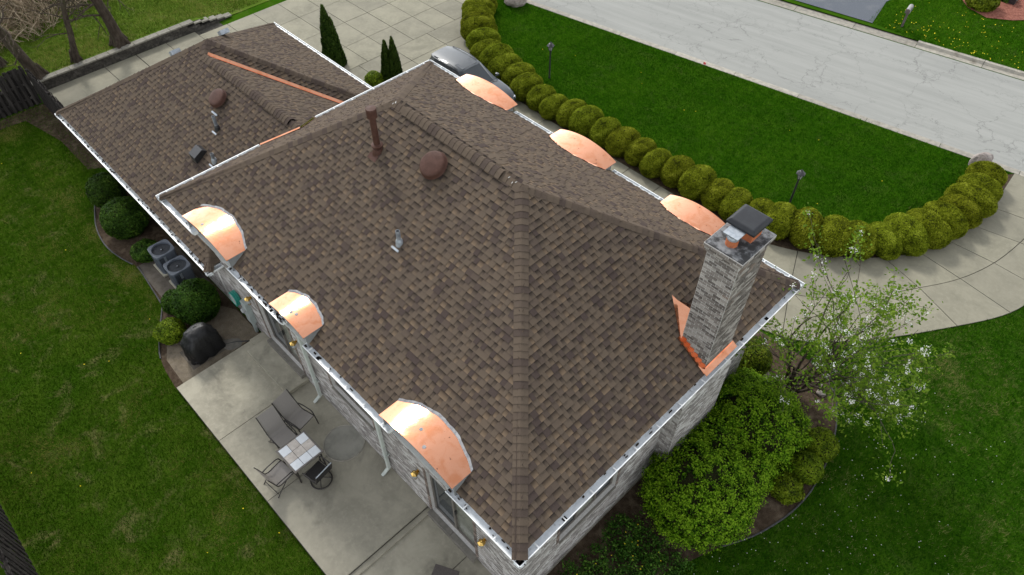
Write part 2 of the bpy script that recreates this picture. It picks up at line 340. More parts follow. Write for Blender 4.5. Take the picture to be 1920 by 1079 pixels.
m_cglass = M('car_glass', (.018, .024, .027), (.022, .028, .032), 2, rough=.04, spec=.7)
m_tyre = M('tyre_rubber', (.012, .012, .012), (.018, .018, .018), 20, rough=.85)
m_rim = M('alloy_rim', (.45, .46, .47), (.38, .39, .40), 9, rough=.3, metal=.9)
m_hl = M('headlamp', (.55, .57, .58), (.42, .44, .45), 9, rough=.12)
m_tl = M('tail_lamp', (.30, .012, .012), (.22, .01, .01), 9, rough=.2)

# ------------------------------------------------------------------ layout constants (metres, z = 0 at the lawn)
ZE, HL, HW, K = 4.65, 14.94, 10.345, .64264
ZW, WX0, WY0, WY1 = 2.45, -25.05, .03, 9.63
YR = 4.455; ZR = ZW+K*(YR-WY0); PX_, PY_ = -20.25, 4.83; ZP = ZW+K*4.8; QX = PX_+(ZP-ZR)/K
COS = 1/math.sqrt(1+K*K); EXPO = .1521*COS
def street_y(x): return 26.0+.1715*x
INNER = [(-23.75, 20.3), (-22.75, 19.0), (-21.5, 17.75), (-20.2, 16.95), (-18, 16.1), (-14.8, 15.62), (-11.8, 15.62), (-6.2, 15.58), (-3.8, 15.6), (-2.2, 16.3), (-.9, 17.2), (.1, 18.2), (.85, 19.35), (1.2, 20.65), (1.5, 22.05), (1.7, 23.6), (1.55, 25.4)]
MIDL = [(-3.8, 13.75), (-1.35, 14.3), (.35, 15.75), (1.65, 17.7), (2.45, 19.12), (2.97, 20.71), (3.22, 22.4), (3.3, 23.9), (3.4, 26.3)]
OUTER = [(-3.8, 11.9), (-.5, 12.5), (1.45, 14.3), (3.28, 16.98), (4.28, 18.8), (4.7, 20.6), (5.0, 22.6), (5.1, 24.3), (5.4, 26.7)]
def inner_y(x):
    for (a, b), (c, d) in zip(INNER, INNER[1:]):
        if a <= x <= c: return b+(d-b)*(x-a)/(c-a)
    return 24. if x < -23.75 else 15.6
def chaikin(P_, it=2, closed=False):
    for _ in range(it):
        out = [] if closed else [P_[0]]
        for a, b in zip(P_, P_[1:]+(P_[:1] if closed else [])): out += [(a[0]*.75+b[0]*.25, a[1]*.75+b[1]*.25), (a[0]*.25+b[0]*.75, a[1]*.25+b[1]*.75)]
        P_ = out if closed else out+[P_[-1]]
    return P_
BED_L = [(-23.2, .55), (-23.0, -.35), (-22.01, -.8), (-21.0, -1.2), (-19.8, -1.36), (-18.7, -1.17), (-18.05, -.95), (-15.8, -1.18), (-15.46, -1.38), (-14.6, -1.9), (-13.7, -2.33), (-12.4, -2.45), (-12.4, .55)]
BED_R = [(-.6, 1.2), (.1, 1.2), (.9, 2.3), (1.55, 3.9), (2.08, 5.3), (2.62, 6.3), (2.98, 7.8), (2.87, 9.3), (2.42, 10.8), (1.75, 11.9), (.6, 12.3), (-1.2, 12.2), (-1.2, 10.2), (-.6, 9.7)]
BED_L = [BED_L[0]]+chaikin(BED_L[1:7])+chaikin(BED_L[7:12])+[BED_L[12]]; EDGE_R = chaikin(BED_R[4:11]); BED_R = BED_R[:4]+EDGE_R+BED_R[11:]
PATIO = [(-12.33, -2.44), (-4.05, -2.44), (-4.05, .6), (-12.33, .6)]
SLAB2 = [(-4.05, -2.6), (1.0, -2.6), (1.0, .6), (-4.05, .6)]
BED_H = [(x, y+.03) for x, y in INNER]+[(x+(1.25 if x > 0 else 0)*-1.0-(.75 if x > 0 else 0), y+1.05 if x < -2 else y+.35) for x, y in INNER[::-1]]
RED = [(-6.2, 38.9), (-5.3, 37.9), (-4.2, 37.55), (-3.2, 38.2), (-1.6, 40), (-1.5, 46), (-9, 46), (-7.0, 41)]

# ------------------------------------------------------------------ setting
def sheet(name, poly, z, mat, thick=0., **t):
    b = MB()
    if thick: b.prism(poly, z-thick, z)
    else: b.add([(x, y, z) for x, y in poly], [tuple(range(len(poly)))])
    return b.build(name, mat, kind='structure', **t)
def grid_mesh(x0, x1, nx, y0, y1, ny, zf):
    b = MB(); X = np.linspace(x0, x1, nx+1); Y = np.linspace(y0, y1, ny+1)
    b.add([(x, y, zf(x, y)) for y in Y for x in X], [(j*(nx+1)+i, j*(nx+1)+i+1, (j+1)*(nx+1)+i+1, (j+1)*(nx+1)+i) for j in range(ny) for i in range(nx)]); return b
sheet('lawn', [(-220, -160), (220, -160), (220, 260), (-220, 260)], 0, m_lawn)
sheet('back_lawn', [(-30.9, -60), (30, -60), (30, .3), (-30.9, .3)], .004, m_lawnb)
sst = lambda a: max(0., min(1., a))**2*(3-2*max(0., min(1., a)))
def bank_z(x, y): return .02+.48*sst((10.6-y)/2.3)*sst((y+7)/3.)*(1-.55*sst((-32.5-x)/5))+.03*math.sin(x*1.3+y*.7)*sst((-31.8-x)/2)
grid_mesh(-31.55, -75, 60, -12, 40, 70, bank_z).build('bank_lawn', m_lawnk, kind='structure', smooth=True)
# street, kerbs, far verge
sx0, sx1 = -110, 90
def sband(a, b): return [(sx0, street_y(sx0)+a), (sx1, street_y(sx1)+a), (sx1, street_y(sx1)+b), (sx0, street_y(sx0)+b)]
sheet('street', sband(.3, 7.42), .010, m_street)
sheet('far_lawn', sband(8.0, 120), .125, m_lawn)
nk = thing('near_kerb', 'flush pale concrete edge strip along the near side of the street', 'kerb')
fk = thing('far_kerb', 'raised concrete kerb with gutter pan on the far side of the street', 'kerb')
for o_ in (nk, fk): o_['kind'] = 'structure'
del nk['category'], fk['category']
dirS = Vector((1, .1715, 0)).normalized(); nS = Vector((-.1715, 1, 0)).normalized(); LEN = 3.05
i = 0
s0 = -44.
while s0 < 20:
    p = Vector((0, 26.0, 0))+dirS*s0
    for (par, prof, nm) in ((nk, [(0, 0), (0, .022), (.26, .022), (.335, .014), (.335, 0)], 'kerb_section'), (fk, [(0.02, 0), (0.02, .016), (.30, .020), (.36, .145), (.53, .15), (.53, 0)], 'kerb_section')):
        if par is fk: q = p+nS*7.36
        else: q = p
        xw = q.x
        pr = prof
        if par is fk and -14.6 < xw < -8.4: pr = [(0.02, 0), (0.02, .016), (.30, .020), (.40, .05), (.56, .06), (.56, 0)]
        b = MB(); n = len(pr); tn = random.uniform(.2, 1)
        vs = [q+nS*d+Vector((0, 0, z)) for d, z in pr]+[q+dirS*(LEN-.02)+nS*d+Vector((0, 0, z)) for d, z in pr]
        b.add(vs, [(j, j+1, n+j+1, n+j) for j in range(n-1)]+[tuple(range(n)), tuple(range(2*n-1, n-1, -1))], tn)
        b.build(nm, m_kerb, par)
    s0 += LEN
sheet('neighbour_driveway', [(-13.6, 32.0), (-8.0, 32.95), (-8.55, 35.5), (-8.3, 37.5), (-8.0, 60), (-17, 60), (-15, 36)], .155, m_nasph)
sheet('red_mulch_bed', RED, .16, m_red)
sheet('house_bed', BED_L, .016, m_soil); sheet('shrub_bed', BED_R, .016, m_soil)
sheet('bare_earth', [(-15.0, -.1), (-13.9, .5), (-12.5, .5), (-12.35, -2.2), (-13.6, -2.15), (-14.35, -1.75), (-13.9, -.9)], .021, m_soilp)
sheet('hedge_bed', [(x, y+.02) for x, y in INNER[:9]]+[(x, y+1.0) for x, y in INNER[:9]][::-1], .012, m_soil)
sheet('entry_bed', [(-23, 9.7), (-1.1, 9.7), (-1.1, 11.85), (-23, 11.85)], .012, m_soil)
sheet('tree_litter', [(-29.95, -3.5), (-29.7, -.5), (-27.2, .02), (-24.6, .05), (-24.2, .6), (-30.45, .6), (-30.45, -3.5)], .012, m_soil)

def inset_poly(q, g):
    ar = sum(q[i][0]*q[(i+1) % len(q)][1]-q[(i+1) % len(q)][0]*q[i][1] for i in range(len(q)))
    if ar < 0: q = q[::-1]
    q = [p for i, p in enumerate(q) if math.hypot(p[0]-q[i-1][0], p[1]-q[i-1][1]) > .02]; n = len(q); L_ = []
    for i in range(n):
        (a, b), (c, d) = q[i], q[(i+1) % n]; l = math.hypot(c-a, d-b); nx, ny = -(d-b)/l, (c-a)/l; L_.append((a+nx*g, b+ny*g, c-a, d-b))
    out = []
    for i in range(n):
        x1, y1, u1, v1 = L_[i-1]; x2, y2, u2, v2 = L_[i]; den = u1*v2-v1*u2
        if abs(den) < 1e-6: out.append((x2, y2)); continue
        t_ = ((x2-x1)*v2-(y2-y1)*u2)/den; out.append((x1+u1*t_, y1+v1*t_))
    return out
def slabs(parent, polys, z0, z1, mat, gap=.010, tones=None):
    for qi, q in enumerate(polys):
        if len(q) < 3: continue
        MB().prism(inset_poly(q, gap), z0, z1+random.uniform(-.003, .003), tones[qi] if tones else random.uniform(.3, 1)).build('slab', mat, parent)
def clip(poly, a, b):   # keep the side of the line a-b with smaller y
    def d(p): return (b[0]-a[0])*(p[1]-a[1])-(b[1]-a[1])*(p[0]-a[0])
    out = []
    for p, q in zip(poly, poly[1:]+poly[:1]):
        dp, dq = d(p), d(q)
        if dp <= 0: out.append(p)
        if dp*dq < 0: t = dp/(dp-dq); out.append((p[0]+(q[0]-p[0])*t, p[1]+(q[1]-p[1])*t))
    return out
dw = bpy.data.objects.new('driveway', None); col.objects.link(dw); dw['kind'] = 'structure'
cells = []
xs = [-30.9, -28.9, -26.85, -24.9, -23.1]; ys = [8.35, 9.9, 11.4, 12.87, 14.22, 15.65, 17.05, 18.37, 19.75, 21.1, 22.4]
for a, b in zip(xs, xs[1:]):
    for c, d in zip(ys, ys[1:]): cells.append([(a, c), (b, c), (b, d), (a, d)])
for a, b in zip([-23.1, -21.7, -20.2], [-21.7, -20.2, -18.65]):
    for c, d in zip([10.2, 12.33, 14.4, 16.5], [12.33, 14.4, 16.5, 19.0]): cells.append([(a, c), (b, c), (b, d), (a, d)])
x = -18.65
while x < -3.9:
    x2 = min(x+1.545, -3.8); cells += [[(x, 11.9), (x2, 11.9), (x2, 13.75), (x, 13.75)], [(x, 13.75), (x2, 13.75), (x2, 15.7), (x, 15.7)]]; x = x2
fin = []
for q in cells:
    x0, x1 = q[0][0], q[1][0]
    q = clip(q, (x0, min(inner_y(x0), 23)), (x1, min(inner_y(x1), 23)))
    if len(q) > 2: q = clip(q, (x0, street_y(x0)-.02), (x1, street_y(x1)-.02))
    if len(q) > 2: fin.append(q)
IN2 = INNER[8:]
def crom(P_, i, k=5):   # curve from point i to i+1
    p0, p1, p2, p3 = P_[max(i-1, 0)], P_[i], P_[i+1], P_[min(i+2, len(P_)-1)]; out = []
    for j in range(k+1):
        t = j/k; out.append(tuple(.5*(2*p1[c]+(p2[c]-p0[c])*t+(2*p0[c]-5*p1[c]+4*p2[c]-p3[c])*t*t+(3*p1[c]-p0[c]-3*p2[c]+p3[c])*t**3) for c in (0, 1)))
    return out
IN2E = IN2[:8]+[(1.55, street_y(1.55)-.02)]; MIDE = MIDL[:8]+[(3.4, street_y(3.4)-.02)]; OUTE = OUTER[:8]+[(5.4, street_y(5.4)-.02)]
for i in range(8):
    fin.append(crom(MIDE, i)+crom(IN2E, i)[::-1]); fin.append(crom(OUTE, i)+crom(MIDE, i)[::-1])
OUTC = sum([crom(OUTE, i)[:-1] for i in range(8)], [])+[OUTE[-1]]; INC = sum([crom(IN2E, i)[:-1] for i in range(8)], [])+[IN2E[-1]]
slabs(dw, fin, 0, .034, m_drive, .013, [random.uniform(.45, 1.1) for _ in fin])
MB().add([(x, y, .014) for x, y in [(-30.9, 9.7), (-23, 9.7), (-23, 11.9)]+OUTC+INC[::-1]+INNER[:8][::-1]+[(-27, 21.4), (-30.9, 20.6)]], [tuple(range(3+len(OUTC)+len(INC)+8+2))]).build('joint_bed', m_joint, dw)
wk = sheet('side_walk', [(-31.4, .75), (-24.4, .75), (-24.4, 9.72), (-31.4, 9.72)], .010, m_joint)
slabs(wk, [[(-31.36, y), (-24.45, y), (-24.45, y+1.53), (-31.36, y+1.53)] for y in (.78, 2.23, 3.76, 5.3, 6.83)], 0, .03, m_drive, .016)
pt = sheet('patio', PATIO, .10, m_joint, .12)
px = [-12.33, -9.78, -7.2, -4.06]
slabs(pt, [[(a, -2.44), (b, -2.44), (b, .6), (a, .6)] for a, b in zip(px, px[1:])], .0, .15, m_patio, .010, (1., .62, .34))
for (a, b_, c, d, z0, z1) in ((-11.95, -9.68, -.2, .6, .15, .29), (-12.32, -11.95, .1, .6, .15, .215)): MB().box(a, b_, c, d, z0, z1, .8).build('door_step', m_patio, pt, bevel=.012)
MB().box(-4.10, -3.90, -2.44, .6, 0, .085, .45).build('patio_step', m_patio, pt, bevel=.01)
MB().prism([(-7.2+.60*math.cos(q), .10+.60*math.sin(q)) for q in np.linspace(0, 6.283, 41)[:-1]], .14, .158, .9).build('round_pad', m_pad2, pt); MB().path([(-7.2+.58*math.cos(q), .10+.58*math.sin(q), .160) for q in np.linspace(0, 6.283, 41)[:-1]], .016, 6, True).build('pad_rim', m_kerb, pt)
p2 = sheet('lower_patio', SLAB2, .008, m_joint, .05)
slabs(p2, [[(a, -2.6), (b, -2.6), (b, .6), (a, .6)] for a, b in ((-4.05, -2.35), (-2.35, 1.0))], 0, .024, m_patio, .010)

# retaining wall and steps
rw = thing('retaining_wall', 'long dark block retaining wall with pale cap stones stepping down beside the walk', 'wall', (-31.5, 5, 0))
y = .55; levels = []
def rw_h(y): return 3 if y < 8.3 else (2.4 if y < 8.8 else 1.9 if y < 9.2 else 1.4 if y < 9.6 else .9 if y < 10.0 else .45)
while y < 10.4:
    w_ = .61 if y < 8.2 else .40
    hh = rw_h(y)*.145
    MB().box(-31.74, -31.38+random.uniform(-.008, .008), y+.006, y+w_-.006, hh, hh+.075, random.uniform(.3, 1)).build('cap_stone', m_capst, rw, bevel=.012)
    y += w_
for ci in range(3):
    y = .55-(ci % 2)*.2
    while y < 10.3:
        if rw_h(y+.38)*.145 >= (ci+1)*.145-.01 or (ci == 0 and y < 10):
            top = min((ci+1)*.145-.006, rw_h(y+.2)*.145-.004)
            MB().box(-31.70, -31.42+random.uniform(-.012, .012), y+.006, y+.394, ci*.145, top, random.uniform(0, 1)).build('block', m_block, rw)
        y += .4

# ------------------------------------------------------------------ the house
H = thing('house', 'grey brick house with brown shingled hip roofs, white gutters and copper eyebrow dormers', 'house')
mainR = MB(); wingR = MB()
DORM = [('back', -12.015, 2.39, 5.05, .20), ('back', -8.045, 1.51, 5.05, .12), ('back', -3.185, 2.41, 5.03, .20),
        ('front', -11.87, 2.50, 4.90, .22), ('front', -7.58, 2.28, 4.92, .24), ('front', -3.37, 2.12, 4.90, .24)]
def spans(poly, v):
    xs = []
    for (a, b), (c, d) in zip(poly, poly[1:]+poly[:1]):
        if (b > v) != (d > v): xs.append(a+(c-a)*(v-b)/(d-b))
    xs.sort(); return [(xs[i], xs[i+1]) for i in range(0, len(xs)-1, 2)]
WID = [.09, .11, .13, .15, .175, .205]
cand = []
def tabverts(F, u0, u1, u0t, u1t, v0, v1, t, tt=.002):
    O, U, V, N = F
    pt_ = lambda u, v, h: O+U*u+V*v+N*h
    return [pt_(u0, v0, t), pt_(u1, v0, t), pt_(u1t, v1, tt), pt_(u0t, v1, tt), pt_(u0, v0, -.004), pt_(u1, v0, -.004)]
TF = [(0, 1, 2, 3), (4, 5, 1, 0), (4, 0, 3), (5, 2, 1)]
def shingle_plane(mb, O, U, V, poly, notches=(), single=False, v0=.135):
    O, U, Vp = Vector(O), Vector(U), Vector(V); Vs = Vp+Vector((0, 0, K)); N = U.cross(Vs).normalized()
    F = (O, U, Vs, N); vmax = max(q[1] for q in poly); v = v0; row = 0
    if not notches: mb.add([O+U*a+Vs*max(b, .14)-N*.025 for a, b in poly], [tuple(range(len(poly)))], .2)
    while v < vmax-.02:
        v1 = min(v+EXPO*1.12, vmax); vm = min(v+EXPO*.5, vmax-.005)
        sm = spans(poly, vm); sb = spans(poly, v+1e-4); stp = spans(poly, min(v1, vmax-1e-3))
        for si, (a, b) in enumerate(sm):
            lo = sb[si] if len(sb) == len(sm) else (a, b); hi = stp[si] if len(stp) == len(sm) else (a, b)
            segs = [(min(lo[0], hi[0]), max(lo[1], hi[1]))]
            for (n0, n1, nv) in notches:
                if vm < nv:
                    ns = []
                    for (p, q) in segs:
                        if n1 <= p or n0 >= q: ns.append((p, q)); continue
                        if p < n0: ns.append((p, n0))
                        if q > n1: ns.append((n1, q))
                    segs = ns
            for (p, q) in segs:
                u = p-random.uniform(0, .2); raised = random.random() < .5
                while u < q:
                    wi = random.randrange(6) if raised else random.randrange(4); wdt = WID[wi]; e0, e1 = max(u, p), min(u+wdt, q)
                    if e1-e0 > .012:
                        full = e0 == u and e1 == u+wdt and all(x0+.02 <= u and u+wdt <= x1-.02 for x0, x1 in (lo, hi))
                        if raised: tone = random.choice((.08, .16, .24, .30, .36, .42, .47, .52, .58)); t = .021
                        else: tone = random.choice((.42, .56, .7, .88)); t = .008
                        if full and single: cand.append(((CAM-(O+U*u+Vs*v)).length, F, u, wi, v, raised, tone, mb))
                        else:
                            b0, b1 = max(e0, lo[0]), min(e1, lo[1]); t0, t1 = max(e0, hi[0]), min(e1, hi[1])
                            if b1 < b0: b0 = b1 = (b0+b1)/2
                            if t1 < t0: t0 = t1 = max(min((t0+t1)/2, e1), e0)
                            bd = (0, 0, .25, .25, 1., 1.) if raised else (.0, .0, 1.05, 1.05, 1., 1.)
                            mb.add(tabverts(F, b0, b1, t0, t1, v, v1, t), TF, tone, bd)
                    u += wdt; raised = not raised if random.random() < .9 else raised
        v += EXPO; row += 1
def deck(mb, O, U, V, poly, drop=.03):
    O, U, Vp = Vector(O), Vector(U), Vector(V); Vs = Vp+Vector((0, 0, K)); N = U.cross(Vs).normalized()
    mb.add([O+U*a+Vs*b-N*drop for a, b in poly], [tuple(range(len(poly)))], .2)
nb = [(xc-w_/2-(-HL)+.02, xc+w_/2+HL-.02, .60) for s_, xc, w_, z_, r_ in DORM if s_ == 'back']
nf = [(-(xc+w_/2)+.02, -(xc-w_/2)-.02, .40) for s_, xc, w_, z_, r_ in DORM if s_ == 'front']
hw2 = HW/2
trap = [(0, 0), (HL, 0), (HL-hw2, hw2), (hw2, hw2)]; tri = [(0, 0), (HW, 0), (hw2, hw2)]
def cut(poly0, notches):   # eave edge with dormer notches
    pts = [(.14, .14)]
    for a, b, v in sorted(notches): pts += [(a, .14), (a, v), (b, v), (b, .14)]
    return pts+[(HL-.14, .14)]+poly0[2:]
shingle_plane(mainR, (-HL, 0, ZE), (1, 0, 0), (0, 1, 0), trap, nb, True)
shingle_plane(mainR, (0, 0, ZE), (0, 1, 0), (-1, 0, 0), tri, (), True)
shingle_plane(mainR, (0, HW, ZE), (-1, 0, 0), (0, -1, 0), trap, nf)
shingle_plane(mainR, (-HL, HW, ZE), (0, -1, 0), (1, 0, 0), [(0, 0), (HW-5.46, 0), (HW-YR, 1.005), (HW-3.45, 0), (HW, 0), (hw2, hw2)])
deckM = MB()
deck(deckM, (-HL, 0, ZE), (1, 0, 0), (0, 1, 0), cut(trap, nb)); deck(deckM, (0, HW, ZE), (-1, 0, 0), (0, -1, 0), cut(trap, nf))
cand.sort(key=lambda c: c[0])
roof = deckM.build('main_roof', m_shingle, H, bands=True)
cache = {}
for (d_, F, u, wi, v, raised, tone, mb) in cand[:300]:
    O, U, Vs, N = F; key = (wi, raised, round(tone, 2))
    if key not in cache:
        Vl = Vector((0, 1, 0))/COS; FF = (Vector(), Vector((1, 0, 0)), Vl, Vector((0, 0, 1)))
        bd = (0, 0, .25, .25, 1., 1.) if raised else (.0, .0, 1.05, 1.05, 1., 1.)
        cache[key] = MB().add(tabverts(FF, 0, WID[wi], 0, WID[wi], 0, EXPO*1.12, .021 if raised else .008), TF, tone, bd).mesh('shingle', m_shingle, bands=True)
    o = bpy.data.objects.new('shingle', cache[key]); col.objects.link(o); o.parent = roof
    mm = Matrix.Identity(4); Y = Vs.normalized(); P0 = O+U*u+Vs*v
    for i in range(3): mm[i][0] = U[i]; mm[i][1] = Y[i]; mm[i][2] = N[i]; mm[i][3] = P0[i]
    o.matrix_basis = mm
for (d_, F, u, wi, v, raised, tone, mb) in cand[300:]:
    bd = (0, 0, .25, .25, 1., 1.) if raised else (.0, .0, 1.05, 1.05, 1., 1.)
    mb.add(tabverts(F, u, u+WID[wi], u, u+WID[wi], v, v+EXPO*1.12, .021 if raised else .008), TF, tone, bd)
mainR.build('shingle_courses', m_shingle, roof, bands=True, kind='stuff')
# garage and connecting wing
wo = lambda x, y: (x, y, ZW)
shingle_plane(wingR, wo(WX0, WY0), (1, 0, 0), (0, 1, 0), [(0, 0), (11.59, 0), (11.02, .57), (10.71, .57), (10.71, 4.02), (11.11, 4.425), (QX-WX0, 4.425), (4.8, 4.8)])
shingle_plane(wingR, wo(WX0, WY1), (0, -1, 0), (1, 0, 0), [(0, 0), (9.6, 0), (4.8, 4.8)])
shingle_plane(wingR, wo(-15.45, WY1), (-1, 0, 0), (0, -1, 0), [(0, 0), (9.6, 0), (4.8, 4.8)])
shingle_plane(wingR, wo(-15.45, 0), (0, 1, 0), (-1, 0, 0), [(9.63, 0), (4.83, 4.8), (4.455, 4.425), (8.88, 0)])
shingle_plane(wingR, wo(-13.94, 8.88), (-1, 0, 0), (0, -1, 0), [(1.51, 0), (5.935, 4.425), (0, 4.425), (.4, 4.02), (.4, 0)])
shingle_plane(wingR, wo(-13.46, .03), (0, 1, 0), (-1, 0, 0), [(0, 0), (.57, 0), (.57, .57)])
wroof = MB().add([(WX0+.1, WY0+.1, ZW-.02), (-15.5, WY0+.1, ZW-.02), (-15.5, WY1-.1, ZW-.02), (WX0+.1, WY1-.1, ZW-.02)], [(0, 1, 2, 3)], .2).build('wing_roof', m_fascia, H)
wingR.build('shingle_courses', m_shingle, wroof, bands=True, kind='stuff')

def nplane(U, V): U = Vector(U); V = Vector(V)+Vector((0, 0, K)); return U.cross(V).normalized()
NB, NR, NF, NL = nplane((1, 0, 0), (0, 1, 0)), nplane((0, 1, 0), (-1, 0, 0)), nplane((-1, 0, 0), (0, -1, 0)), nplane((0, -1, 0), (1, 0, 0))
def caps(p0, p1, nA, nB, parent, single=True, lift=0., wid=.165, ex=.156, name='ridge_cap', sides=True):
    p0, p1 = Vector(p0), Vector(p1); d = (p1-p0).normalized(); L = (p1-p0).length; nn = (nA+nB).normalized()
    def wing(n): q = n.cross(d).normalized(); return q if q.z < 0 else -q
    wA, wB = wing(nA), wing(nB); cnt = max(1, int(L/ex)); ex = L/cnt; ms = []; joined = MB()
    def geo(tone, base):
        b = MB(); r0, r1 = nn*(.030+lift), nn*(.020+lift); A, B = wA*wid+nA*(.024+lift*.8), wB*wid+nB*(.024+lift*.8); A1, B1 = wA*wid+nA*(.014+lift*.8), wB*wid+nB*(.014+lift*.8)
        mA, mB_ = wA*wid*.25+nA*(.030+lift)+nn*.004, wB*wid*.25+nB*(.030+lift)+nn*.004; mA1, mB1 = wA*wid*.25+nA*(.020+lift)+nn*.002, wB*wid*.25+nB*(.020+lift)+nn*.002; e = d*ex*1.08
        vs = [A, mA, r0, mB_, B, A1+e, mA1+e, r1+e, mB1+e, B1+e, A-nA*.011, mA-nn*.011, r0-nn*.011, mB_-nn*.011, B-nB*.011]
        vs = [base+q for q in vs]
        fs = [(i, i+1, i+6, i+5) for i in range(4)]+[(10+i, 11+i, 1+i, i) for i in range(4)]+[(0, 5, 10), (4, 14, 9)]
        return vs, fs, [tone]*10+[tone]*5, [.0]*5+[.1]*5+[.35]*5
    if single:
        for tn in (.16, .28, .4, .5): b = MB(); b.add(*geo(tn, Vector())); ms.append(b.mesh(name, m_shingle, False, True))
    for i in range(cnt):
        pos = p0+d*ex*i; tn = random.choice((0, 1, 1, 2, 2, 3))
        if single: o = bpy.data.objects.new(name, ms[tn]); col.objects.link(o); o.parent = parent; o.location = pos
        else: joined.add(*geo((.16, .28, .4, .5)[tn], pos))
    if not single: joined.build('ridge_caps', m_shingle, parent, bands=True, kind='stuff')
ez = lambda d: ZE+K*d
R1, R2 = Vector((-hw2, hw2, ez(hw2))), Vector((-HL+hw2, hw2, ez(hw2)))
caps((-.09, .09, ez(.09)), R1, NB, NR, roof); caps((-.09, HW-.09, ez(.09)), R1, NF, NR, roof)
caps((-HL+.09, .09, ez(.09)), R2, NB, NL, roof); caps((-HL+.09, HW-.09, ez(.09)), R2, NF, NL, roof)
def ridge_vent(a, b, parent):
    a, b = Vector(a), Vector(b); d = (b-a).normalized(); s = Vector((0, 1, 0))
    mb = MB()
    for sg in (-1, 1):
        mb.obox(a+s*sg*.02+Vector((0, 0, -.015)), b-a, s*sg*.115+Vector((0, 0, -.115*K)), (0, 0, .03))
    mb.build('ridge_vent', m_hole, parent)
caps(R1, (-5.75, hw2, R1.z), NB, NF, roof); caps((-5.75, hw2, R1.z), (-9.25, hw2, R1.z), NB, NF, roof, lift=.045, wid=.19); caps((-9.25, hw2, R1.z), R2, NB, NF, roof)
ridge_vent((-5.78, hw2, R1.z+.02), (-9.25, hw2, R1.z+.02), roof)
wz = lambda d: ZW+K*d
P = Vector((PX_, PY_, ZP)); Q = Vector((QX, YR, ZR))
caps((WX0+.09, WY0+.09, wz(.09)), P, NB, NL, wroof, False); caps((WX0+.09, WY1-.09, wz(.09)), P, NF, NL, wroof, False)
caps((-15.54, WY1-.09, wz(.09)), P, NF, NR, wroof, False); caps(Q, P, NB, NR, wroof, False)
caps((-13.95, YR, ZR), (-14.5, YR, ZR), NB, NF, wroof, False); caps((-14.5, YR, ZR), (-19.4, YR, ZR), NB, NF, wroof, False, .045, .19); caps((-19.4, YR, ZR), Q, NB, NF, wroof, False)
caps((-13.52, .09, wz(.06)), (-14.03, .60, wz(.57)), NB, NR, wroof, False)
ridge_vent((-14.5, YR, ZR+.02), (-19.4, YR, ZR+.02), wroof)
# nail marks of sealant near the ridge ends
nm = MB()
for c_ in ((-5.35, hw2-.06, R1.z+.0), (-9.6, hw2-.06, R1.z)):
    for i in range(3): q = Vector(c_)+Vector((random.uniform(-.3, .1), random.uniform(-.05, .02), 0)); q.z = R1.z+K*(q.y-hw2)+.045; nm.obox(q, (random.uniform(-.03, .03), .04, .02), (.008, 0, 0), (0, 0, .004))
nm.build('sealant_mark', m_white, roof)

# copper valleys
def valley(p0, p1, nA, nB, wid=.115):
    p0, p1 = Vector(p0), Vector(p1); d = (p1-p0).normalized(); mb = MB()
    for n in (nA, nB):
        q = n.cross(d).normalized(); q = q if q.z > 0 else -q
        mb.obox(p0+n*.022, p1-p0, q*wid, n*.006)
    return mb.build('copper_valley', m_copper, wroof)
valley(Q+Vector((.06, .06, -.06*K)), (-15.5, 8.83, ZW+.03), NF, NR)
valley((-14.94, 3.45, ZE), (-13.96, YR-.02, ZR), NB, NL, .06); valley((-14.94, 5.46, ZE), (-13.96, YR+.02, ZR), NF, NL, .06)

# walls
WALLX0, WALLX1, WALLY0, WALLY1 = -HL+.6, -.6, .6, HW-.6
def bricks(mb, O, U, N, length, z0, z1, openings=(), top=None, bl=.203, ch=.068, proud=.009, start=0, keep=None):
    O, U, N = Vector(O), Vector(U), Vector(N); z = z0; r = start; out = []
    while z+ch*.5 < (z1 if top is None else 9):
        u = -(r % 2)*bl*.5
        if top is None and z > z1-ch*.5: break
        any_ = False
        while u < length:
            a, b = max(u, 0)+.008, min(u+bl, length)-.008; zt = z+ch-.016
            if b-a > .015 and (top is None or zt < top((a+b)/2)):
                any_ = True
                if not any(a < o1 and b > o0 and z < oz1 and zt > oz0 for o0, o1, oz0, oz1 in openings):
                    t = random.random(); p = proud+random.uniform(-.003, .004)
                    args = (O+U*a+Vector((0, 0, z)), U*(b-a), N*p, Vector((0, 0, zt-z)), t)
                    if keep is None: mb.obox(*args)
                    else: keep.append(args)
            u += bl
        if top is not None and not any_ and z > z1: break
        z += ch; r += 1
def wall_with_holes(mb, x0, x1, yf, yb, z0, z1, holes, axis='x'):
    xs = sorted({x0, x1, *[h[0] for h in holes], *[h[1] for h in holes]})
    for a, b in zip(xs, xs[1:]):
        hs_ = [h for h in holes if h[0] <= a and h[1] >= b]
        zz = [(z0, z1)] if not hs_ else [(z0, hs_[0][2]), (hs_[0][3], z1)]
        for c, d in zz:
            if d-c > .01: (mb.box(a, b, yf, yb, c, d) if axis == 'x' else mb.box(yf, yb, a, b, c, d))
ZT = ZE-.12
OPB = [(-3.86, -2.15, .22, 2.45), (-11.7, -9.85, .42, 2.65), (-7.95, -6.05, 1.75, 3.1)]
OPS = [(1.95, 4.05, 1.45, 2.75)]
mb = MB(); wall_with_holes(mb, WALLX0, WALLX1, WALLY0, WALLY0+.25, 0, ZT, OPB)
wallB = mb.build('wall', m_mortar, H)
